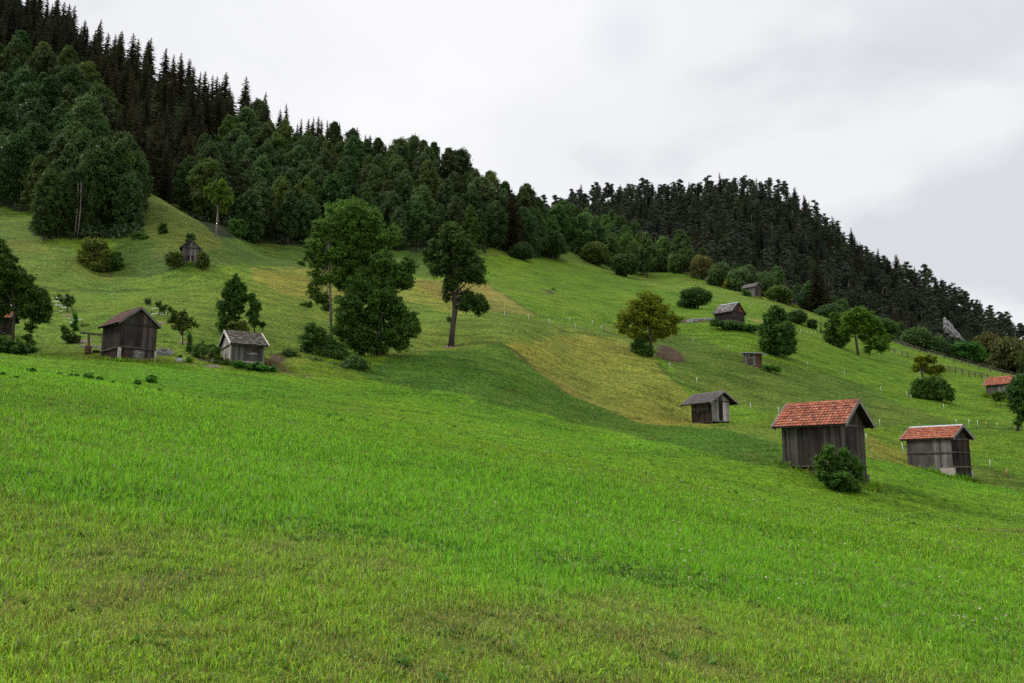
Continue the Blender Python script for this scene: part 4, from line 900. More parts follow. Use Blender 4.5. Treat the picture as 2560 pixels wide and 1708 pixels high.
for a in [
 (1705, 676, 70, 70, 'light green tree behind the crest above the hay meadow', (1.1, 1.15, 1), 300), (1755, 692, 66, 60, 'brownish bare looking tree behind the crest', (1.9, 1.1, 1.1), 290), (1800, 705, 62, 66, 'grey green tree left of the ridge shed', GR, 275), (1850, 715, 60, 66, 'round grey green tree directly behind the ridge shed', GR, 262), (1912, 735, 72, 60, 'grey green tree just right of the ridge shed', GR, 258),
 (1950, 752, 50, 68, 'olive green dome shaped bush on the ridge over the hut', (1.15, 1.15, .7), 236), (2010, 772, 62, 52, 'bluish green tree right of the dome shaped bush', (.95, 1.1, 1.5), 255),
 (2080, 796, 46, 78, 'wide grey green tree behind the meadow crest', (1, 1.15, 1.2), 240), (2103, 790, 58, 42, 'light green tree peeping over the wide grey green one', (1.2, 1.3, 1.1), 252),
 (2205, 848, 62, 78, 'rounded green tree behind the forked tree on the meadow', (.9, 1.1, .9), 228), (2295, 885, 66, 78, 'grey green round tree behind the long fence', (1.1, 1.15, 1.2), 215), (2345, 905, 58, 62, 'dark round tree behind the long fence', (.85, .9, .85), 212),
 (2418, 915, 72, 88, 'broad fresh green tree behind the long fence', (.8, 1.3, .7), 212), (2470, 925, 110, 80, 'dark brown green tree right of the broad fresh green one', (1.25, .75, .7), 225), (2530, 945, 125, 104, 'large dark brown green tree near the right edge', (1.15, .75, .65), 215), (2600, 965, 130, 100, 'dark tree cut by the right edge of the wood', (.9, .7, .6), 205)]:
    roundtree(*a[:5], a[5], Y=a[6])
single('spruce', 2047, 800, 135, 74, 'broad brownish spruce standing before the far hill', (1.6, 1.15, 1.1), Y=252)
single('spruce', 1280, 640, 175, 70, 'dark brown spruce at the right end of the middle wood', (1.3, .9, .8), Y=226)
# left front stand of slender trees
k = 0
for px, py, h, w_, lab in [(112, 566, 150, 95, 'slim tree at the lower left corner of the wood'), (150, 585, 160, 70, 'slim tree left of the two pale trunks'), (205, 598, 215, 80, 'tall tree just behind the two pale trunks'), (245, 588, 240, 100, 'tallest tree over the round olive bush'), (290, 592, 230, 95, 'tall tree right of the round olive bush'), (325, 585, 180, 80, 'outermost tree of the left wood beside the hillock')]:
    single('broad', px, py, h, w_, lab, (.7, .75, .65) if k % 2 else (.85, .88, .7), Y=138 + k * 3); k += 1
for px in (176, 184):
    p = at(px, 598, 30); m = MB(); m.tube([(0, 0, -.5), (.1, 0, 5), (-.2, .1, 10)], [.12, .09, .04], 6)
    t = thing('bare_trunk', 'pale straight trunk at the edge of the left wood, ' + ('left one of two' if px == 176 else 'right one of two'), 'tree trunk', (p[0], p[1] + 1.2, G(p[0], p[1] + 1.2)), 0, 'pale trunks at the wood edge'); m.build('trunk', M['bark_pale'], t, True)
# ---- trees built to their own shape
def hero(name, label, cat, base, Y, blobs, trunk, leaf, nleaf, tint, mat_='leaf', bark='bark', group=None, density=22, pr=.55, shoots=True, shell=.5, trunk_r=None):
    if cat != 'bush': blobs = [(cx, cy, rx * 1.1, ry * 1.12) for cx, cy, rx, ry in blobs]
    bx, by = base; b = W(bx, by, Y); gz = G(b[0], b[1]); r = np.random.default_rng(abs(hash(label)) % 99991 if False else sum(map(ord, label)))
    if cat == 'bush': blobs = blobs + [(cx, min(by - ry * .35, cy + ry * .95), rx * .92, ry * .8) for cx, cy, rx, ry in blobs]
    t = thing(name, label, cat, (b[0], b[1], gz), 0, group); org = np.array([b[0], b[1], gz]); k = Y / FPX; C = []; R = []; lobes = []
    for cx, cy, rx, ry in blobs:
        c = W(cx, cy, Y) - org; c[1] += r.uniform(-.5, .5) * rx * k; lobes.append(c); a, d_ = rx * k, ry * k
        n = max(5, int(density * (a * d_) ** .75 / (pr ** 1.1)) if a * d_ > .3 else 6); n = min(int(n * 2.2), 130); pr_ = pr * .62
        v = unit(r.normal(size=(n, 3))); C.append(c + v * np.array([a, a * .95, d_]) * r.uniform(.3, 1.08, (n, 1))); R.append(r.uniform(.45, 1.25, n) * pr_ * min(1, (a + d_) / 2 / pr * .6))
    C = np.vstack(C); R = np.concatenate(R); Q, tn = puff_leaves(C, R, int(nleaf * 1.9), leaf * .78, r, shell=shell * .6, squash=.85)
    Q2, t2 = puff_leaves(np.array(lobes), [max(.2, (b_[2] + b_[3]) / 2 * k * .6) for b_ in blobs], nleaf // 7, leaf * 1.2, r, shell=.1)
    sz = (max(b_[2] for b_ in blobs)) * k; Q3, t3 = twig_leaves(C, int(60 + nleaf / 110), max(pr * 1.25, sz * .3), leaf * .8, r); Q = np.vstack([Q, Q2, Q3]); tn = np.concatenate([tn, t2, t3])
    c = obj('crown', quads_mesh('crown', Q, M[mat_], tn), t); c.color = (tint[0] * 1.35, tint[1] * 1.3, tint[2] * 1.1, 1)
    mb = MB(); tp = [W(x, y, Y) - org for x, y, _ in trunk]; tp[0] = np.array([tp[0][0], tp[0][1], -.4]); mb.tube(tp, [q * k for _, _, q in trunk], 8)
    if len(tp) > 1:
        sel = r.permutation(len(C))[:28 if shoots else 8]
        for L_ in list(lobes) + list(C[sel]):
            j = int(r.integers(max(1, len(tp) // 2), len(tp))) if len(tp) > 2 else 1; s = tp[j]; m_ = (s + L_) / 2 + r.normal(0, .12, 3); r0 = trunk[j][2] * k * .6; mb.tube([s, m_, L_], [r0, r0 * .5, r0 * .12 + .008], 5, cap=False)
    mb.build('trunk', M[bark], t, True); return t
hero('ash_tree', 'tallest broad crowned tree of the clump in the middle of the meadow', 'tree', (900, 880), 90,
     [(852, 535, 42, 34), (888, 540, 42, 36), (925, 560, 34, 32), (835, 575, 40, 34), (880, 590, 55, 38), (930, 600, 40, 32), (983, 582, 22, 16), (965, 610, 28, 18), (850, 630, 40, 30), (905, 640, 48, 30), (945, 640, 28, 24), (870, 665, 34, 22), (905, 690, 36, 26), (860, 700, 26, 22)],
     [(905, 890, 9), (900, 800, 7.5), (890, 720, 6), (880, 640, 5), (872, 560, 2)], .145, 30000, (1.05, 1.22, .78), density=20, pr=.62)
hero('ash_tree', 'slender pale trunked tree on the left side of the clump with sparse hanging branches', 'tree', (829, 865), 88,
     [(800, 575, 20, 20), (795, 615, 26, 24), (815, 600, 20, 24), (775, 640, 18, 14), (752, 658, 9, 7), (805, 655, 26, 18), (835, 640, 20, 18), (790, 685, 18, 12), (815, 700, 16, 12), (840, 690, 20, 16), (800, 705, 16, 12), (782, 730, 16, 14), (800, 745, 18, 16), (772, 760, 12, 7), (815, 765, 14, 12), (760, 762, 12, 4)],
     [(829, 870, 4.2), (826, 760, 3.6), (823, 660, 3), (820, 590, 1.5)], .14, 9500, (1.05, 1.15, .75), bark='bark_pale', density=12, pr=.5, shell=.3)
hero('maple_tree', 'dense dark tree filling the lower right of the clump down to the grass', 'tree', (955, 885), 87,
     [(960, 665, 30, 26), (985, 690, 34, 28), (1020, 665, 20, 18), (930, 700, 34, 28), (900, 720, 36, 34), (1010, 700, 22, 20), (950, 745, 44, 32), (880, 770, 36, 34), (990, 770, 26, 24), (930, 800, 50, 36), (1010, 800, 30, 26), (1030, 822, 20, 22), (865, 820, 28, 30), (980, 835, 44, 26), (900, 850, 42, 30), (1000, 855, 22, 20), (945, 872, 26, 16)],
     [(950, 892, 8), (948, 820, 6), (955, 740, 4), (965, 680, 2)], .14, 36000, (.85, 1.0, .72), density=20, pr=.6)
hero('elder_bush', 'large elder like bush under the clump of trees', 'bush', (805, 900), 83,
     [(778, 822, 14, 14), (800, 835, 18, 16), (775, 855, 26, 22), (820, 860, 30, 24), (845, 880, 26, 20), (790, 885, 34, 18)], [(805, 905, 3), (805, 870, 2), (800, 845, 1)], .11, 15000, (.85, 1.0, .8), density=26, pr=.42)
hero('bramble_thicket', 'low tangled bramble thicket in front of the elder like bush', 'bush', (815, 930), 80,
     [(725, 888, 22, 14), (750, 905, 26, 14), (790, 915, 30, 16), (830, 925, 36, 16), (865, 930, 26, 14), (880, 905, 28, 18), (905, 912, 20, 12), (848, 940, 24, 10)], [(815, 936, 2), (815, 925, 1.2), (820, 918, .8)], .10, 16000, (.85, .95, .95), density=26, pr=.36)
hero('ash_tree', 'lone tree with a leaning bare trunk and a heavy side branch on the right', 'tree', (1127, 863), 100,
     [(1128, 590, 26, 26), (1105, 618, 28, 24), (1150, 615, 30, 28), (1085, 640, 24, 22), (1125, 650, 40, 28), (1175, 650, 26, 26), (1100, 675, 26, 20), (1150, 685, 36, 22), (1190, 680, 22, 18), (1200, 705, 14, 10), (1128, 712, 18, 18), (1118, 740, 10, 16), (1168, 745, 24, 20), (1190, 760, 22, 20), (1208, 768, 14, 14), (1165, 770, 22, 10), (1062, 632, 9, 9), (1195, 785, 10, 6), (1122, 800, 4, 9)],
     [(1127, 868, 8.5), (1132, 815, 7), (1138, 772, 7), (1134, 742, 5), (1132, 700, 4), (1130, 630, 2)], .15, 26000, (.72, .78, .72), density=20, pr=.58)
hero('cherry_tree', 'round tree turning orange brown above the bare soil patch', 'tree', (1626, 885), 120,
     [(1612, 748, 20, 18), (1640, 752, 16, 16), (1590, 770, 24, 20), (1625, 775, 30, 24), (1655, 780, 20, 16), (1565, 795, 22, 18), (1600, 805, 34, 26), (1640, 805, 34, 26), (1675, 800, 22, 16), (1695, 798, 12, 8), (1555, 820, 14, 14), (1580, 835, 22, 14), (1615, 845, 26, 12), (1655, 835, 26, 14), (1680, 825, 16, 12)],
     [(1627, 888, 5), (1627, 850, 4.4), (1625, 820, 3.5), (1622, 780, 1.5)], .16, 12500, (2.1, 1.55, .55), density=14, pr=.6, shell=.35)
hero('bush', 'dark bush at the foot of the orange brown tree', 'bush', (1606, 890), 119, [(1600, 865, 20, 16), (1612, 880, 20, 14), (1590, 880, 14, 10)], [(1606, 892, 1.5), (1606, 875, 1)], .15, 5000, (.6, .75, .6), density=20, pr=.5)
hero('poplar_tree', 'tall dense egg shaped tree above the lean-to on the meadow', 'tree', (1945, 889), 137,
     [(1935, 778, 12, 12), (1952, 785, 12, 12), (1925, 802, 18, 18), (1950, 805, 22, 20), (1918, 828, 16, 18), (1945, 835, 28, 22), (1972, 830, 14, 18), (1922, 855, 18, 18), (1955, 862, 26, 18), (1978, 855, 10, 14), (1930, 875, 20, 10), (1960, 878, 22, 10)],
     [(1945, 892, 4), (1945, 850, 3), (1942, 790, 1)], .2, 16000, (.7, .9, .65), density=20, pr=.75)
hero('lime_tree', 'narrow dark tree left of the forked tree on the right meadow', 'tree', (2098, 870), 172,
     [(2095, 795, 16, 14), (2085, 815, 18, 18), (2108, 815, 16, 16), (2082, 842, 18, 18), (2108, 842, 18, 16), (2095, 858, 18, 9), (2070, 842, 8, 8)], [(2098, 872, 3), (2098, 840, 2), (2096, 800, 1)], .24, 8500, (.8, .9, .55), density=20, pr=.8)
hero('lime_tree', 'wide tree with a forked leaning trunk on the right meadow', 'tree', (2146, 888), 164,
     [(2138, 785, 18, 12), (2125, 800, 20, 16), (2155, 798, 22, 18), (2115, 825, 14, 12), (2148, 822, 24, 12), (2178, 812, 20, 16), (2195, 832, 18, 14), (2212, 848, 14, 12), (2185, 858, 22, 14), (2205, 868, 14, 10), (2160, 845, 12, 8), (2168, 875, 10, 8)],
     [(2146, 890, 3.4), (2140, 850, 3), (2136, 826, 2.4), (2140, 795, 1)], .23, 16000, (1.1, 1.25, .5), density=22, pr=.85)
hero('apple_tree', 'autumn coloured tree with crooked limbs rising out of a round bush', 'tree', (2309, 965), 134,
     [(2298, 900, 14, 9), (2318, 897, 16, 9), (2305, 912, 14, 8), (2292, 920, 9, 8), (2332, 905, 8, 7), (2330, 925, 14, 7), (2348, 922, 14, 8), (2358, 924, 7, 6), (2340, 932, 12, 6)],
     [(2309, 972, 3.2), (2307, 945, 3), (2303, 925, 2), (2306, 905, 1)], .17, 4600, (2.0, 1.5, .5), density=13, pr=.5, shell=.3)
hero('bush', 'large round green bush under the autumn coloured tree', 'bush', (2335, 998), 131,
     [(2300, 962, 20, 16), (2325, 955, 20, 16), (2350, 962, 22, 20), (2310, 982, 26, 14), (2345, 985, 28, 14), (2372, 978, 14, 16), (2290, 975, 12, 12)], [(2335, 1000, 1.5), (2335, 975, 1)], .16, 12000, (.85, 1.0, .65), density=22, pr=.55)
hero('walnut_tree', 'dark round tree cut off by the right edge beside the tiled shed', 'tree', (2543, 1069), 106,
     [(2560, 955, 22, 18), (2585, 960, 30, 26), (2545, 978, 18, 18), (2570, 990, 34, 26), (2538, 1005, 14, 18), (2560, 1022, 26, 16), (2595, 1015, 26, 24), (2548, 1045, 8, 14), (2540, 1058, 9, 10), (2572, 1045, 16, 12)], [(2543, 1072, 4), (2546, 1040, 3), (2560, 990, 2)], .15, 12000, (.55, .78, .6), density=20, pr=.55)
hero('walnut_tree', 'dark overhanging tree at the left edge above the orange tiled shed', 'tree', (32, 866), 74,
     [(-10, 625, 24, 26), (12, 655, 26, 26), (-20, 680, 40, 36), (35, 690, 30, 26), (62, 712, 28, 24), (10, 730, 40, 30), (85, 738, 24, 22), (50, 745, 34, 24), (105, 765, 20, 18), (75, 775, 28, 18), (-10, 780, 26, 24), (118, 785, 12, 10), (95, 795, 18, 12), (78, 820, 12, 14), (72, 845, 12, 12), (84, 858, 7, 6), (20, 772, 14, 10)],
     [(31, 870, 3.4), (34, 820, 3.2), (38, 770, 2.8), (30, 700, 1.5)], .12, 30000, (.62, .72, .42), density=20, pr=.5, bark='bark')
hero('bush', 'dark nettle bank under the overhanging tree at the left edge', 'bush', (50, 880), 70, [(10, 865, 26, 16), (45, 870, 26, 14), (75, 876, 18, 10), (-20, 868, 26, 18)], [(50, 884, 1.5), (50, 872, 1)], .11, 9000, (.6, .8, .55), density=22, pr=.4)
hero('ash_tree', 'upright green tree behind the mossy roofed shed', 'tree', (588, 838), 87,
     [(592, 700, 10, 12), (580, 715, 14, 14), (600, 722, 15, 16), (575, 742, 18, 16), (602, 748, 16, 16), (560, 765, 14, 12), (585, 772, 22, 16), (545, 760, 8, 6), (550, 785, 12, 8), (575, 800, 22, 14), (560, 815, 16, 12)],
     [(588, 842, 3), (587, 790, 2.4), (588, 730, 1.2)], .13, 13000, (.75, .95, .6), density=17, pr=.45)
hero('ash_tree', 'thin second tree just right of the upright one behind the mossy roofed shed', 'tree', (640, 830), 87,
     [(630, 750, 9, 12), (640, 768, 12, 12), (632, 790, 12, 12), (640, 808, 12, 10), (655, 812, 8, 6)], [(638, 834, 2), (636, 790, 1.6), (634, 755, .8)], .13, 4500, (.7, .9, .6), density=16, pr=.38)
hero('bush', 'olive bush squeezed between roof and tree of the mossy roofed shed', 'bush', (592, 838), 83, [(585, 815, 16, 12), (605, 812, 16, 12), (600, 826, 22, 10)], [(592, 838, 1), (592, 825, .8)], .10, 5000, (1.25, 1.0, .8), density=20, pr=.35)
hero('hazel_bush', 'round olive bush with a reddish tip at the lower edge of the left wood', 'bush', (238, 672), 127,
     [(228, 612, 20, 16), (250, 615, 18, 14), (215, 632, 20, 18), (240, 640, 26, 22), (262, 635, 14, 18), (215, 655, 16, 14), (245, 662, 24, 12)], [(238, 676, 1.5), (238, 650, 1)], .18, 10500, (1.5, 1.15, .75), density=20, pr=.6)
hero('bush', 'small dark bush touching the round olive bush', 'bush', (292, 675), 128, [(290, 640, 12, 12), (294, 655, 14, 14), (282, 662, 12, 10)], [(292, 676, 1.3), (292, 655, 1)], .17, 4500, (.65, .8, .65), density=20, pr=.55)
hero('bush', 'bush hugging the left side of the narrow brown grey shed', 'bush', (440, 664), 121, [(428, 645, 12, 11), (442, 642, 11, 11), (445, 655, 10, 9), (428, 655, 12, 8)], [(440, 666, 1.2), (440, 652, .8)], .15, 5500, (.95, .9, .7), density=20, pr=.5)
hero('bush', 'bush hugging the right side of the narrow brown grey shed', 'bush', (500, 665), 121, [(503, 642, 9, 11), (512, 648, 12, 12), (506, 658, 12, 8)], [(500, 667, 1.2), (500, 652, .8)], .15, 5000, (.95, .85, .6), density=20, pr=.5)
hero('bush', 'little shrub showing over the roof of the narrow brown grey shed', 'bush', (478, 604), 132, [(478, 592, 9, 8), (474, 600, 9, 6)], [(478, 608, 1), (478, 596, .7)], .15, 1800, (.6, .75, .65), density=20, pr=.45)
hero('larch_tree', 'light yellow green tree with a bare crooked trunk on the hillock', 'tree', (540, 592), 148,
     [(552, 462, 12, 12), (540, 475, 16, 12), (520, 478, 12, 8), (560, 482, 14, 14), (545, 498, 18, 10), (568, 505, 12, 12), (556, 520, 12, 10)], [(538, 594, 3), (542, 565, 2.6), (545, 525, 2.2), (548, 480, 1)], .22, 4800, (1.2, 1.2, .55), density=14, pr=.6, shell=.3, bark='bark_pale')
hero('bush', 'round bush at the foot of the wood right of the hillock', 'bush', (592, 590), 172, [(585, 560, 14, 12), (600, 565, 14, 14), (590, 578, 18, 8)], [(592, 592, 1.4), (592, 572, 1)], .22, 5000, (.8, 1.0, .8), density=20, pr=.7)
hero('bush', 'thin dark shrub on the slope of the hillock', 'bush', (403, 588), 142, [(408, 565, 7, 8), (405, 578, 10, 7)], [(403, 590, 1), (404, 575, .7)], .17, 1500, (.6, .75, .6), density=16, pr=.5)
hero('bush', 'leafy bush growing against the corner of the big tiled shed', 'bush', (2105, 1228), 45.6,
     [(2066, 1132, 14, 12), (2075, 1122, 8, 8), (2110, 1130, 16, 12), (2130, 1150, 16, 12), (2050, 1155, 14, 12), (2085, 1150, 24, 16), (2115, 1165, 26, 18), (2060, 1178, 24, 14), (2140, 1175, 16, 12), (2095, 1190, 34, 18), (2125, 1205, 26, 14), (2080, 1205, 20, 12), (2112, 1218, 26, 10), (2150, 1192, 8, 5)],
     [(2105, 1232, 2), (2104, 1200, 1.4), (2100, 1160, .8)], .062, 26000, (.85, 1.1, .75), density=34, pr=.28)
hero('bush', 'small bush leaning on the wall of the right edge tiled shed', 'bush', (2502, 1003), 137, [(2495, 990, 10, 8), (2505, 985, 8, 7)], [(2502, 1006, .8), (2500, 992, .6)], .16, 1600, (.8, .85, .6), density=18, pr=.4)
hero('bush', 'small bush before the left wall of the ridge shed', 'bush', (1866, 738), 226, [(1863, 732, 7, 5), (1870, 733, 6, 4)], [(1866, 740, .8), (1866, 734, .6)], .28, 700, (.8, .9, .8), density=12, pr=.6)
hero('bramble_thicket', 'creeping brambles below the log shed', 'bush', (1850, 822), 146, [(1790, 806, 16, 6), (1820, 812, 20, 7), (1850, 818, 22, 8), (1878, 820, 16, 7), (1890, 824, 10, 5)], [(1850, 826, .8), (1850, 820, .6)], .19, 5500, (.75, .9, .75), density=20, pr=.5)
hero('bramble_thicket', 'nettles growing below the front of the mossy roofed shed', 'bush', (640, 925), 72, [(600, 912, 16, 7), (630, 920, 22, 8), (660, 925, 20, 8), (680, 930, 12, 6), (650, 915, 16, 6)], [(640, 930, .8), (640, 922, .6)], .10, 7000, (.7, 1.2, .6), density=24, pr=.3)
hero('bramble_thicket', 'weeds trailing downhill from the lean-to', 'bush', (1925, 922), 124, [(1915, 917, 9, 3), (1930, 921, 11, 4), (1944, 926, 8, 3)], [(1925, 925, .6), (1925, 921, .5)], .16, 1500, (.8, 1.2, .7), density=16, pr=.35)
hero('bramble_thicket', 'nettle patch at the dark edge of the left wood on the hillock', 'bush', (365, 606), 140, [(345, 590, 16, 8), (365, 598, 18, 8), (385, 602, 14, 6), (340, 605, 14, 6)], [(365, 610, .8), (365, 602, .6)], .19, 3500, (.9, 1.1, .9), density=20, pr=.45)
hero('sapling', 'young shrubby tree on the slope left of the clump', 'tree', (724, 752), 128, [(722, 738, 6, 8), (730, 744, 6, 5), (716, 744, 5, 5)], [(724, 754, .8), (723, 740, .5)], .15, 900, (.9, 1.0, .7), density=12, pr=.4)
hero('sapling', 'single tiny sapling in the middle of the green pasture', 'tree', (1383, 738), 182, [(1383, 730, 4, 6)], [(1383, 740, .7), (1383, 728, .4)], .2, 300, (.8, 1.1, .7), density=10, pr=.4)
hero('bush', 'round brownish bush on the fallow strip left of the ridge shed', 'bush', (1818, 715), 262, [(1818, 708, 9, 7)], [(1818, 717, .8), (1818, 710, .6)], .3, 800, (1.6, 1.1, .7), density=12, pr=.6)
# ---- orchard round the left sheds
hero('apple_tree', 'small leafy apple tree between the two left sheds', 'tree', (458, 862), 79,
     [(440, 790, 12, 10), (458, 785, 12, 10), (432, 803, 10, 9), (455, 803, 18, 11), (475, 800, 10, 8), (485, 812, 12, 7), (440, 818, 12, 7), (465, 820, 14, 7)], [(458, 864, 1.8), (456, 840, 1.5), (455, 812, 1)], .10, 4200, (1.1, 1.0, .7), density=12, pr=.3, shell=.3)
hero('apple_tree', 'bare looking young apple tree inside the upper left stakes', 'tree', (168, 787), 97,
     [(160, 750, 8, 9), (174, 745, 8, 10), (168, 760, 12, 8), (180, 755, 6, 6)], [(168, 789, 1.8), (168, 768, 1.5), (169, 750, .8)], .10, 1100, (.9, 1.0, .9), density=10, pr=.3, shell=.3)
hero('sapling', 'thin sapling between the topmost left stakes', 'tree', (146, 773), 100, [(146, 745, 6, 8), (152, 752, 5, 5)], [(146, 775, .8), (146, 750, .5)], .10, 450, (.9, .9, .8), density=8, pr=.25)
hero('sapling', 'narrow young conifer in the lower left stakes', 'tree', (188, 830), 86, [(188, 795, 4, 9), (188, 812, 6, 10), (188, 825, 6, 6)], [(188, 832, .8), (188, 792, .4)], .09, 1100, (.6, 1.1, .6), density=12, pr=.25)
hero('bush', 'loose bush on the slope left of the water beam', 'bush', (180, 855), 80, [(160, 820, 9, 8), (168, 835, 12, 9), (182, 842, 14, 10), (175, 850, 14, 7), (195, 845, 8, 8)], [(180, 857, 1), (178, 842, .7)], .09, 4500, (.95, .95, .8), density=18, pr=.3)
hero('bush', 'small shrub uphill of the loose bush', 'bush', (140, 815), 92, [(140, 808, 8, 6)], [(140, 817, .7), (140, 810, .5)], .09, 600, (.95, .95, .8), density=12, pr=.3)
hero('bush', 'small shrub beside the lower left stakes', 'bush', (213, 823), 88, [(213, 817, 8, 6)], [(213, 825, .7), (213, 818, .5)], .09, 650, (1.1, .9, .7), density=12, pr=.3)
hero('sapling', 'sparse young fruit tree in the ring of white stakes behind the dark shed', 'tree', (405, 806), 92, [(396, 762, 7, 7), (404, 772, 6, 7), (412, 768, 4, 5)], [(405, 808, .7), (404, 780, .6), (400, 765, .4)], .10, 500, (.9, 1.0, .7), density=8, pr=.25)
hero('sapling', 'slim young conifer beside the leafy apple tree', 'tree', (474, 878), 76, [(473, 845, 3, 8), (474, 862, 6, 9), (474, 872, 8, 6)], [(474, 880, .8), (473, 842, .4)], .085, 1500, (.6, 1.0, .6), density=12, pr=.25)
hero('bush', 'broad shrub between the apple tree and the mossy roofed shed', 'bush', (508, 890), 75, [(490, 868, 10, 8), (505, 862, 12, 8), (515, 875, 16, 9), (530, 870, 12, 9), (492, 880, 14, 7), (540, 880, 10, 8)], [(508, 892, 1), (508, 876, .7)], .085, 5200, (.85, 1.0, .8), density=18, pr=.3)
hero('sapling', 'young tree with a white trunk guard left of the mossy roofed shed', 'tree', (531, 914), 73, [(531, 880, 7, 7), (527, 888, 6, 6)], [(531, 916, .7), (531, 895, .6), (531, 882, .4)], .085, 800, (1, 1, .7), density=10, pr=.25)
hero('sapling', 'young tree with a grey stem uphill of the white trunk guard', 'tree', (506, 899), 74, [(506, 878, 6, 6)], [(506, 901, .9), (506, 882, .5)], .085, 500, (.9, 1, .8), density=10, pr=.25)
hero('bush', 'bush against the lower left corner of the mossy roofed shed', 'bush', (562, 912), 73, [(545, 898, 12, 7), (562, 902, 12, 8), (576, 908, 12, 7), (555, 908, 14, 5)], [(562, 915, .9), (562, 905, .7)], .085, 3800, (1.0, .9, .7), density=18, pr=.28)
hero('bush', 'small shrub uphill of the ring of white stakes', 'bush', (369, 758), 100, [(369, 752, 5, 4)], [(369, 760, .5), (369, 754, .4)], .09, 300, (.9, .9, .8), density=8, pr=.25)
hero('bush', 'straggly shrub right of the ring of white stakes', 'bush', (433, 782), 95, [(426, 772, 5, 4), (433, 778, 6, 4)], [(433, 784, .5), (431, 776, .4)], .09, 450, (1.1, .95, .8), density=8, pr=.25)
hero('bush', 'clipped little shrub in front of the planter', 'bush', (472, 905), 72, [(472, 900, 4, 5)], [(472, 907, .5), (472, 900, .4)], .08, 500, (.7, 1, .6), density=8, pr=.22)
hero('bush', 'low herbs beside the stone ring behind the dark shed', 'bush', (425, 862), 80, [(415, 858, 9, 3), (432, 862, 9, 3)], [(425, 865, .4), (425, 861, .3)], .085, 800, (.7, 1.1, .6), density=10, pr=.25)
# ---------------------------------------------------------------- grass and herbs (nobody could count them)
M['blade'] = None
def blade_material():
    m, t, out = mat('grass blades'); L = t.links.new
    a = N(t, 'ShaderNodeAttribute', attribute_name='Col')
    p = principled(t, Roughness=.75); p.inputs['Specular IOR Level'].default_value = .1; L(a.outputs['Color'], p.inputs['Base Color'])
    tr = N(t, 'ShaderNodeBsdfTranslucent'); L(a.outputs['Color'], tr.inputs['Color']); ms = N(t, 'ShaderNodeMixShader', i_0=.3)
    L(p.outputs[0], ms.inputs[1]); L(tr.outputs[0], ms.inputs[2]); L(ms.outputs[0], out.inputs[0]); return m
M['blade'] = blade_material()
def blades(n, y0, y1, seed, hmin, hmax, wmin, wpx, umax=.74):
    r = np.random.default_rng(seed)
    Y = np.exp(r.uniform(math.log(y0), math.log(y1), n)); X = r.uniform(-umax, umax, n) * Y * 1.0
    # grow in tufts
    fade = Y / y1 > 1 - .35 * r.random(n); Y = np.where(fade, Y * .6, Y); X = np.where(fade, X * .6, X); k = n // 7; j = r.integers(0, k, n); mixm = r.random(n) < .6
    X = np.where(mixm, X[j] + r.normal(0, .035, n) * (1 + Y / 12), X); Y = np.where(mixm, Y[j] + r.normal(0, .035, n) * (1 + Y / 12), Y)
    return blade_mesh(X, Y, r, hmin, hmax, wmin, wpx)
def blade_mesh(X, Y, r, hmin, hmax, wmin, wpx):
    n = len(X)
    Z = H(X, Y) - .01; C = ground_colour(X, Y)
    lush = C[:, 1] / (C[:, 0] + 1e-4); lf = np.clip((lush - 1.35) / 1.0, 0, 1)
    lf *= np.clip(1 + 1.3 * vnoise(X, Y, 1.6, 77) + 1.0 * vnoise(X, Y, .45, 78), .35, 1.7)
    tj = r.uniform(.7, 1.4, 4096)[(np.floor(X * 7).astype(int) * 31 + np.floor(Y * 7).astype(int) * 17) % 4096]; h = .85 * tj * (hmin + (hmax - hmin) * lf) * r.uniform(.55, 1.35, n) * (1 + .012 * Y); w = np.maximum(wmin * r.uniform(.6, 1.5, n), wpx * Y / 820) * (.8 + .4 * r.random(n))
    th = r.uniform(0, 2 * math.pi, n); ld = th + r.normal(0, 1.2, n); lean = .1 + 1.5 * r.random(n) ** 1.5
    side = np.stack([np.cos(th), np.sin(th), np.zeros(n)], -1) * (w / 2)[:, None]
    # flatten the face towards every direction so blades never vanish edge on
    D = np.stack([np.cos(ld), np.sin(ld), np.zeros(n)], -1); P = np.stack([X, Y, Z], -1)
    mid = P + D * (lean * h * .28)[:, None] + np.array([0, 0, 1]) * (h * .55)[:, None]
    tip = mid + D * (lean * h * .55)[:, None] + np.array([0, 0, 1]) * (h * .48 * (1 - .75 * lean))[:, None]
    V = np.stack([P - side, P + side, mid + side * .8, mid - side * .8, tip], 1).reshape(-1, 3)
    b = np.arange(n) * 5
    loops = np.stack([b, b + 1, b + 2, b + 3, b + 3, b + 2, b + 4], -1).ravel(); starts = np.stack([np.arange(n) * 7, np.arange(n) * 7 + 4], -1).ravel()
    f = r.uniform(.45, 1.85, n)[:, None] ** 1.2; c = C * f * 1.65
    pale = r.random(n) < np.where(Y < 14, .045, .012); c[pale] = np.array([.34, .40, .22]) * r.uniform(.6, 1.1, (pale.sum(), 1))  # pale blades paint the white glints of glossy grass into the colour
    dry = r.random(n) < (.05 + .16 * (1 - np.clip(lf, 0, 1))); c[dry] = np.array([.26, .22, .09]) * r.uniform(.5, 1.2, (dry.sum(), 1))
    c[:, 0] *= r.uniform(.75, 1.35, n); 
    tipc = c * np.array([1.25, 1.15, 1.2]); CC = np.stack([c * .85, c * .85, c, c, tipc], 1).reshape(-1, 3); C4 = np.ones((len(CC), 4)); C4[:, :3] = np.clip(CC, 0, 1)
    return new_mesh('grass', V, loops, starts, None, [M['blade']], {'Col': ('FLOAT_COLOR', C4)})
tag(obj('grass', blades(560000, 3.2, 22, 501, .045, .095, .0045, .55)), 'short patchy meadow grass in the foreground', 'grass', kind='stuff')
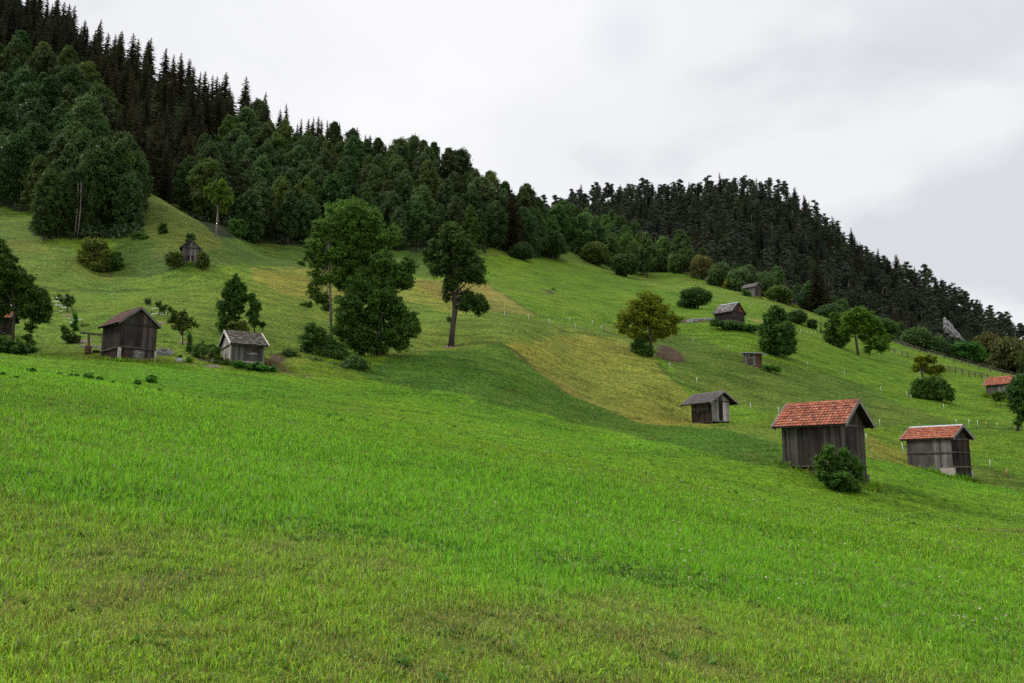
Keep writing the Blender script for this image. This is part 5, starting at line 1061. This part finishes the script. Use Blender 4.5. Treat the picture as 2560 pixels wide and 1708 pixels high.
tag(obj('grass', blades(430000, 18, 150, 502, .045, .07, .007, .48)), 'meadow grass running up the slope', 'grass', kind='stuff')
def fringe():
    r = np.random.default_rng(61); XX = []; YY = []
    for o in [o for o in bpy.data.objects if o.get('category') == 'shed' and 'lean' not in o.name and 'posts' not in o['label']]:
        c, s_ = math.cos(o.rotation_euler.z), math.sin(o.rotation_euler.z); k = 2600; a = r.uniform(-1, 1, k) * 2.2; e = r.integers(0, 4, k); off = 1.75 + np.abs(r.normal(0, .28, k)) - .2
        lx = np.where(e == 0, a, np.where(e == 1, a, np.where(e == 2, off + .3, -off - .3))); ly = np.where(e == 0, off - .2, np.where(e == 1, -off + .2, a * .8))
        XX.append(o.location.x + c * lx - s_ * ly); YY.append(o.location.y + s_ * lx + c * ly)
    tag(obj('grass', blade_mesh(np.concatenate(XX), np.concatenate(YY), r, .14, .32, .01, .6)), 'longer uncut grass along the feet of the sheds', 'grass', kind='stuff')
fringe()
def broad_weeds():
    """rosettes of dock, dandelion and clover leaves"""
    r = np.random.default_rng(88); Q = []; T = []
    def rosette(x, y, s, n):
        z = float(H(x, y))
        for i in range(n):
            th = r.uniform(0, 6.28); el = r.uniform(.15, 1.0); d = np.array([math.cos(th) * math.cos(el), math.sin(th) * math.cos(el), math.sin(el)]); sd = np.array([-math.sin(th), math.cos(th), 0]); ln = s * r.uniform(.6, 1.2)
            p = np.array([x, y, z]) + np.array([r.normal(0, s * .25), r.normal(0, s * .25), 0]); tip = p + d * ln + np.array([0, 0, -ln * .25]); m_ = p + d * ln * .55; Q.append([p, m_ + sd * ln * .18, tip, m_ - sd * ln * .18]); T.append(r.uniform(.2, 1))
    for _ in range(1500):
        Y = math.exp(r.uniform(math.log(4.6), math.log(34))); x = r.uniform(-.72, .72) * Y; rosette(x, Y, r.uniform(.03, .075), int(r.integers(4, 10)))
    for _ in range(1500):       # the darker herb band along the mown line
        i = r.uniform(0, 1); x = np.interp(i, np.linspace(0, 1, len(_mow)), _mow[:, 0]); y = np.interp(x, _mow[:, 0], _mow[:, 1]) + r.normal(.25, .35)
        if y > 4: rosette(x + r.normal(0, .3), y, r.uniform(.05, .10), int(r.integers(4, 9)))
    for _ in range(420):
        Y = r.uniform(28, 62); x = r.uniform(-.66, .66) * Y; rosette(x, Y, r.uniform(.10, .26), int(r.integers(6, 12)))
    tag(obj('meadow_weeds', quads_mesh('meadow_weeds', np.array(Q), M['weed'], np.array(T))), 'broad leaved herbs scattered through the meadow grass', 'weeds', kind='stuff')
    Q = []; T = []
    for _ in range(420):        # clover heads
        Y = math.exp(r.uniform(math.log(9), math.log(45))); x = r.uniform(-.1, .62) * Y if r.random() < .8 else r.uniform(-.6, .62) * Y
        z = float(H(x, Y)) + r.uniform(.07, .14); s = r.uniform(.006, .011) * (1 + Y / 30)
        for k_ in range(3):
            a = unit(r.normal(size=3)) * s; b_ = unit(np.cross(a, r.normal(size=3))) * s; p = np.array([x, Y, z]); Q.append([p - a, p - b_, p + a, p + b_]); T.append(.5)
    tag(obj('clover_flowers', quads_mesh('clover_flowers', np.array(Q), plain('clover petals', (.60, .50, .46), .8, var=.15), np.array(T))), 'tiny pale clover heads dotted over the right of the meadow', 'flowers', kind='stuff')
broad_weeds()
def tufts():
    """rougher herb clumps in a line below the left sheds"""
    spots = [(78, 933, 9), (148, 939, 6), (176, 941, 5), (191, 943, 6), (222, 950, 12), (250, 952, 8), (278, 960, 6), (342, 962, 9), (378, 959, 14), (5, 940, 7), (40, 945, 5)]
    names = ['leftmost but two', 'third', 'fourth', 'fifth', 'broad sixth', 'seventh', 'eighth', 'ninth', 'biggest, rightmost', 'leftmost', 'second']
    for (px, py, hpx), nm in zip(spots, names):
        p = at(px, py, 20); k = p[1] / FPX
        place(P_BUSH[int(rng.integers(5))], 'weed_clump', 'weeds', p[0], p[1], hpx * k * 1.8, nm + ' of the dark weed clumps in a row on the bright meadow', 'weed clumps in a row on the meadow', (1.3, 2.3, .8), ('foliage', 'stems'), sx=hpx * k * 2.2)
tufts()
# ---------------------------------------------------------------- stakes and fences
def stake_mesh(name, m, r0=.03): 
    mb = MB(); mb.tube([(0, 0, -.2), (0, 0, .5), (0, 0, 1)], [r0, r0, r0 * .9], 6); return mb.mesh(name, m, True)
SM = {k: stake_mesh('fence_stake', M[v], r) for k, v, r in (('w', 'post', .035), ('o', 'post_orange', .035), ('d', 'post_dark', .04))}
def stakes():
    S = [(1262, 792, 15, 'w'), (1321, 802, 17, 'w'), (1373, 813, 17, 'w'), (1424, 805, 12, 'w'), (1438, 825, 16, 'w'), (1481, 812, 11, 'w'), (1504, 830, 18, 'w'), (1519, 831, 11, 'o'), (1219, 863, 14, 'd'), (1252, 861, 9, 'd'), (1634, 887, 15, 'w'), (1676, 924, 18, 'w'),
         (1489, 1048, 12, 'd'), (1733, 856, 9, 'w'), (1821, 872, 10, 'w'), (1743, 960, 17, 'w'), (1751, 770, 6, 'w'), (1766, 775, 6, 'w'), (1873, 771, 6, 'w'), (1870, 801, 5, 'w'), (1889, 806, 5, 'w'), (1919, 767, 8, 'd'), (1940, 755, 7, 'w'), (1876, 1026, 19, 'w'),
         (1947, 1037, 20, 'w'), (2203, 982, 17, 'w'), (2200, 1067, 19, 'w'), (2167, 1103, 20, 'w'), (2268, 995, 17, 'w'), (2278, 998, 12, 'w'), (2360, 1025, 15, 'w'), (2392, 1061, 13, 'w'), (2423, 1066, 17, 'w'), (2444, 1066, 16, 'w'), (2466, 1067, 15, 'o'), (2494, 1070, 13, 'w'), (2471, 1067, 9, 'd'), (2530, 1072, 11, 'd'),
         (2259, 1133, 25, 'w'), (2476, 1170, 21, 'w'), (2518, 1190, 18, 'o'), (2019, 917, 14, 'w'), (2112, 943, 15, 'w'), (2205, 956, 9, 'd'), (2001, 832, 8, 'w'), (2018, 835, 8, 'w'), (2029, 836, 7, 'w'), (2038, 837, 8, 'w'), (1444, 983, 8, 'd')]
    lean = {'w': .12, 'o': .1, 'd': .05}
    zone = lambda px, py: ('along the sunken strip of the middle slope' if px < 1560 and py < 870 else 'on the meadow between the lean-to and the tiled sheds' if py > 900 else 'on the upper pasture near the log shed')
    for px, py, h, c in S:
        p = at(px, py, 20); k = p[1] / FPX; z = zone(px, py); col = {'w': 'thin white', 'o': 'thin orange', 'd': 'short dark wooden'}[c]
        t = tag(obj('fence_stake', SM[c], None, (p[0], p[1], G(p[0], p[1]))), f'{col} fence stake standing {z}', 'stake', f'{col} stakes {z}'); t.scale = (1, 1, h * k); t.rotation_euler = (rng.normal(0, .05), rng.normal(.05, .05), rng.uniform(0, 6))
stakes()
def rail_fence(label, pts, h, rails, Ys=None):
    P = [at(x, y, 60) for x, y in pts]; o = P[0]; t = thing('rail_fence', label, 'fence', (o[0], o[1], G(o[0], o[1])), 0); org = np.array([o[0], o[1], G(o[0], o[1])])
    Q = [np.array([p[0], p[1], G(p[0], p[1])]) - org for p in P]
    for q in Q:
        m = MB(); m.box(q[0] - .07, q[0] + .07, q[1] - .07, q[1] + .07, q[2] - .3, q[2] + h * rng.uniform(.95, 1.15)); m.build('post', M['beam'], t)
    for f in rails:
        m = MB()
        for a, b in zip(Q[:-1], Q[1:]): m.beam(a + np.array([0, -.1, h * f]), b + np.array([0, -.1, h * f]), .05, .09)
        m.build('rail', M['beam'], t)
rail_fence('long wooden rail fence along the crest of the right meadow', [(2226, 856), (2240, 860.5), (2262, 869), (2283, 877), (2300, 882), (2320, 888), (2341, 893), (2361, 898), (2386, 905), (2405, 910), (2422, 915), (2448, 923), (2476, 931), (2507, 940), (2530, 946), (2550, 951)], 1.25, (.35, .65, .95))
rail_fence('lower rail fence crossing the right meadow below the crest fence', [(2200, 874), (2222, 880), (2237, 885), (2255, 890), (2269, 895), (2300, 904), (2335, 916), (2373, 929), (2389, 933), (2406, 937), (2423, 941), (2438, 944), (2454, 947), (2470, 950)], 1.1, (.4, .7, .95))
def wire_fence():
    P = [at(x, y, 60) for x, y in [(1210, 783), (1262, 792), (1321, 802), (1373, 813), (1438, 825), (1504, 830), (1560, 840)]]; o = P[0]; m = MB(); org = np.array([o[0], o[1], G(o[0], o[1])])
    for f in (.3, .6, .9): m.tube([np.array([p[0], p[1], G(p[0], p[1]) + f]) - org for p in P], [.012] * len(P), 4)
    tag(obj('fence_wire', m.mesh('fence_wire', M['wire']), None, org), 'thin wires strung between the white stakes on the middle slope', 'wire fence')
wire_fence()
def snag(px, py, h, label, lean=0.0):
    p = at(px, py, 60); k = p[1] / FPX; m = MB(); hh = h * k; m.tube([(0, 0, -.4), (lean * .3, 0, hh * .5), (lean, 0, hh)], [.22, .16, .06], 6)
    m.tube([(lean * .4, 0, hh * .6), (-hh * .18, .1, hh * .85)], [.07, .02], 4); m.tube([(lean * .4, 0, hh * .55), (hh * .14, .1, hh * .75)], [.06, .02], 4)
    t = thing('dead_tree', label, 'dead tree', (p[0], p[1], G(p[0], p[1]))); m.build('trunk', M['bark_pale' if 'pale' in label else 'bark'], t, True)
snag(2052, 834, 38, 'dark leafless trunk standing on the upper right meadow', .3)
snag(1657, 668, 34, 'pale dead trunk leaning in the hedge', 1.2)
# ---------------------------------------------------------------- orchard furniture
def pen(label, posts, rails, group='rough wooden frames round the young trees'):
    """posts: (px, py base, h px); rails: (px0, py0, px1, py1, white?)"""
    p0 = at(posts[0][0], posts[0][1], 30); org = np.array([p0[0], p0[1], G(p0[0], p0[1])]); t = thing('tree_guard', label, 'tree guard', org, 0, group); YY = p0[1]
    for x, y, h in posts:
        q = W(x, y, YY) - org; m = MB(); k = YY / FPX; m.beam(q + np.array([0, 0, -.3]), q + np.array([rng.normal(0, .03), 0, h * k]), .07); m.build('post', M['beam'], t)
    for a, b, c, d, *_ in rails:
        m = MB(); m.beam(W(a, b, YY) - org + np.array([0, -.06, 0]), W(c, d, YY) - org + np.array([0, -.06, 0]), .05, .10); m.build('rail', M['white'], t)
pen('wooden frame with white rails round the topmost left sapling', [(127, 770, 19), (144, 773, 22), (159, 774, 20)], [(127, 753, 160, 755), (127, 761, 157, 764), (140, 743, 145, 746)])
pen('small frame with one white rail beside the bare looking apple tree', [(152, 785, 14), (181, 787, 18)], [(153, 769, 168, 768), (150, 780, 156, 777)])
pen('frame with two long white rails round the young conifer', [(172, 810, 20), (204, 814, 14)], [(171, 796, 206, 800), (172, 805, 203, 812), (173, 794, 184, 799)])
pen('ring of crooked white stakes round the sparse young fruit tree', [(379, 786, 15), (397, 792, 20), (410, 791, 22), (418, 793, 20), (401, 778, 16)], [(379, 773, 400, 768), (379, 786, 397, 783), (398, 793, 407, 780), (405, 769, 419, 778), (418, 780, 411, 796), (406, 786, 416, 793)])
for px, py, h, lab in [(374, 766, 24, 'tall thin pole uphill of the ring of white stakes'), (405, 770, 18, 'tall thin pole rising from the ring of white stakes'), (181, 788, 18, 'grey pole right of the bare looking apple tree')]:
    p = at(px, py, 30); t = tag(obj('pole', SM['d'], None, (p[0], p[1], G(p[0], p[1]))), lab, 'pole'); t.scale = (.7, .7, h * p[1] / FPX)
def put(px, py): 
    p = at(px, py, 30); return np.array([p[0], p[1], G(p[0], p[1])]), p[1] / FPX
def yard():
    # water beam on a post with a barrel below
    o, k = put(222, 880); Y = o[1]; t = thing('beam_frame', 'long horizontal beam on a post reaching to the dark shed', 'beam', o)
    m = MB(); m.beam(W(201, 832, Y) - o, W(262, 838, Y + 1.0) - o, .16); m.build('beam', M['beam'], t)
    m = MB(); m.beam((0, 0, -.2), W(222, 835, Y) - o, .15); m.build('post', M['beam'], t)
    o, k = put(223, 883); o = o + np.array([0, -.25, 0]); o[2] = G(o[0], o[1]); t = thing('barrel', 'old brown barrel at the foot of the beam post', 'barrel', o)
    m = MB(); m.tube([(0, 0, -.1), (0, 0, .25), (0, 0, .5), (0, 0, .75)], [.24, .29, .28, .23], 14); m.build('staves', M['wood_warm'], t, True)
    for z in (.12, .58):
        m = MB(); m.tube([(0, 0, z), (0, 0, z + .05)], [.285, .285], 14, cap=False); m.build('hoop', M['wire'], t)
    o, k = put(242, 882); t = thing('trough', 'low dark trough in the grass right of the barrel', 'trough', o); m = MB()
    m.box(-.28, .28, -.2, .2, -.05, .16); m.box(-.30, .30, -.22, -.19, .1, .2); m.box(-.30, .30, .19, .22, .1, .2); m.build('basin', M['wood_black'], t)
    # planter and stone walls
    o, k = put(448, 902); t = thing('planter', 'round stone planter with grass spilling over in front of the apple tree', 'planter', o); m = MB(); m.tube([(0, 0, -.1), (0, 0, .22)], [.32, .34], 12); m.build('basin', M['stone'], t)
    Q, tn = puff_leaves([(0, 0, .3), (.1, 0, .42)], [.18, .12], 260, .05, rng); c = obj('plants', quads_mesh('plants', Q, M['weed'], tn), t)
    def stones(label, pts, n, name='stone_wall', s=.16, layers=3):
        o, k = put(*pts[0]); t = thing(name, label, 'stone wall', o); m = MB(); R = random.Random(len(label)); W_ = [put(*p)[0] for p in pts]
        for i in range(n):
            f = R.random() * (len(W_) - 1); a = int(f); b = W_[a] * (1 - f + a) + W_[min(a + 1, len(W_) - 1)] * (f - a); z = R.choice(range(layers)) * s * .75; c = b - o + np.array([R.uniform(-.08, .08), R.uniform(-.1, .1), z]); q = s * R.uniform(.6, 1.2)
            P = [c + np.array([(-1) ** (i_ & 1 ^ (i_ >> 1 & 1)) * -q * R.uniform(.5, .8), (1 if i_ & 2 else -1) * q * R.uniform(.4, .7), (q * .45 if i_ & 4 else -q * .3) * R.uniform(.7, 1.1)]) for i_ in range(8)]
            m.quadbox(P)
        m.build('stones', M['stone_w'], t)
    M['stone_w'] = tile_material('wall stone', [(.20, .19, .18), (.42, .41, .40), (.30, .29, .28), (.55, .54, .52)], dirt_amt=.5)
    stones('low ring of stacked grey stones right of the dark shed', [(389, 884), (405, 888), (420, 889), (429, 886), (425, 881), (405, 879), (389, 882)], 150)
    stones('loose row of white stones behind the barrel', [(197, 868), (215, 869), (235, 868), (250, 871), (262, 872)], 70, layers=2)
    stones('heap of rubble on the bank left of the log shed', [(1712, 806), (1735, 803), (1760, 801), (1782, 800)], 110, s=.35, layers=2)
    stones('few pale stones under the corner of the log shed', [(1818, 812), (1826, 814), (1833, 814)], 24, s=.35, layers=2)
    for px, py, r_, lab in [(168, 788, .55, 'under the bare looking apple tree'), (405, 808, .5, 'below the ring of white stakes'), (458, 858, .6, 'under the leafy apple tree'), (533, 916, .6, 'round the tree with the white guard'), (506, 900, .5, 'round the grey stemmed young tree'), (205, 855, .9, 'behind the water beam'), (1128, 866, .9, 'at the foot of the lone leaning tree')]:
        o, k = put(px, py); m = MB(); n = 14; R = random.Random(px); b = 0
        m.v.append((0, 0, .05)); 
        for i in range(n):
            a = 6.2832 * i / n; q = r_ * R.uniform(.75, 1.2); x, y = math.cos(a) * q, math.sin(a) * q; m.v.append((x, y, G(o[0] + x, o[1] + y) - o[2] + .012))
        for i in range(n): m.f.append((0, 1 + i, 1 + (i + 1) % n)); m.m.append(0)
        tag(m.build('soil_patch', M['soil']), 'bare dug soil ' + lab, 'soil patch').location = o
    for px, py, lab in [(531, 908, 'white trunk guard on the young tree left of the mossy roofed shed'), (454, 855, 'white trunk guard behind the leafy apple tree')]:
        o, k = put(px, py); m = MB(); m.tube([(0, -.05, .1), (0, -.05, .75)], [.06, .05], 8, cap=False); t = tag(m.build('trunk_guard', M['white']), lab, 'trunk guard'); t.location = o
yard()
# ---- the pale rock face on the far hill
def rock():
    Y0 = 372; P = [(2364, 806), (2374, 814), (2388, 832), (2400, 848), (2410, 858), (2398, 870), (2388, 880), (2375, 882), (2362, 868), (2350, 862), (2352, 840), (2358, 822)]
    r = np.random.default_rng(5); c = W(2378, 848, Y0); org = np.array([c[0], c[1], G(c[0], c[1])]); n = 14; V = []; ring = [np.array(p) for p in P]; ctr = np.mean(ring, 0)
    m = MB(); L = 7; k = Y0 / FPX
    for j in range(L + 1):
        f = j / L
        for i, p in enumerate(ring):
            q = ctr + (p - ctr) * (1.08 - f * .98); w = W(q[0], q[1], Y0 - 9 * math.sin(f * 1.57) + r.normal(0, 1.1)); m.v.append(tuple(w - org + r.normal(0, .35, 3)))
    K = len(ring)
    for j in range(L):
        for i in range(K): m.f.append((j * K + i, j * K + (i + 1) % K, (j + 1) * K + (i + 1) % K, (j + 1) * K + i)); m.m.append(0)
    m.f.append(tuple(L * K + i for i in range(K))); m.m.append(0)
    b0 = len(m.v)
    for p in ring: q = ctr + (p - ctr) * 1.3; m.v.append(tuple(W(q[0], q[1], Y0 + 22) - org))
    for i in range(K): m.f.append((b0 + i, b0 + (i + 1) % K, (i + 1) % K, i)); m.m.append(0)
    me = m.mesh('cliff', M['rock']); t = tag(obj('cliff', me, None, org), 'pale grey rock face breaking through the trees of the far hill', 'cliff')
    md = t.modifiers.new('sub', 'SUBSURF'); md.subdivision_type = 'SIMPLE'; md.levels = md.render_levels = 3
    tx = bpy.data.textures.new('rockbump', 'CLOUDS'); tx.noise_scale = 2.2; d = t.modifiers.new('disp', 'DISPLACE'); d.texture = tx; d.strength = 2.2
def rock_mat():
    m, t, out = mat('grey limestone'); L = t.links.new; g = N(t, 'ShaderNodeNewGeometry'); n = N(t, 'ShaderNodeTexNoise', i_Scale=.7, i_Detail=9.0, i_Roughness=.8); L(g.outputs['Position'], n.inputs['Vector'])
    c = ramp(t, n.outputs[0], [(.40, (.03, .03, .032)), (.5, (.13, .13, .135)), (.56, (.30, .29, .28)), (.64, (.42, .37, .28))]); p = principled(t, Roughness=.9); L(c, p.inputs['Base Color'])
    b = N(t, 'ShaderNodeBump', i_Strength=1.0, i_Distance=.8); L(n.outputs[0], b.inputs['Height']); L(b.outputs[0], p.inputs['Normal']); L(p.outputs[0], out.inputs[0]); return m
M['rock'] = rock_mat(); rock()

# ---------------------------------------------------------------- the air of the valley
def haze():
    mb = MB(); mb.box(-1150, 1150, -60, 1100, -420, 430); m, t, out = mat('valley air')
    v = N(t, 'ShaderNodeVolumePrincipled'); v.inputs['Color'].default_value = (.86, .92, 1.0, 1); v.inputs['Density'].default_value = .00004; v.inputs['Anisotropy'].default_value = .2
    t.links.new(v.outputs[0], out.inputs['Volume']); tag(mb.build('haze', m), 'thin pale haze in the valley air', 'haze', kind='stuff')
if HAZE: haze()
single('pine', 2392, 893, 52, 26, 'small pine standing in front of the pale rock face', (1, 1.1, 1), Y=340)
single('pine', 2352, 880, 60, 30, 'dark pine at the left foot of the pale rock face', (.9, 1, .9), Y=345)
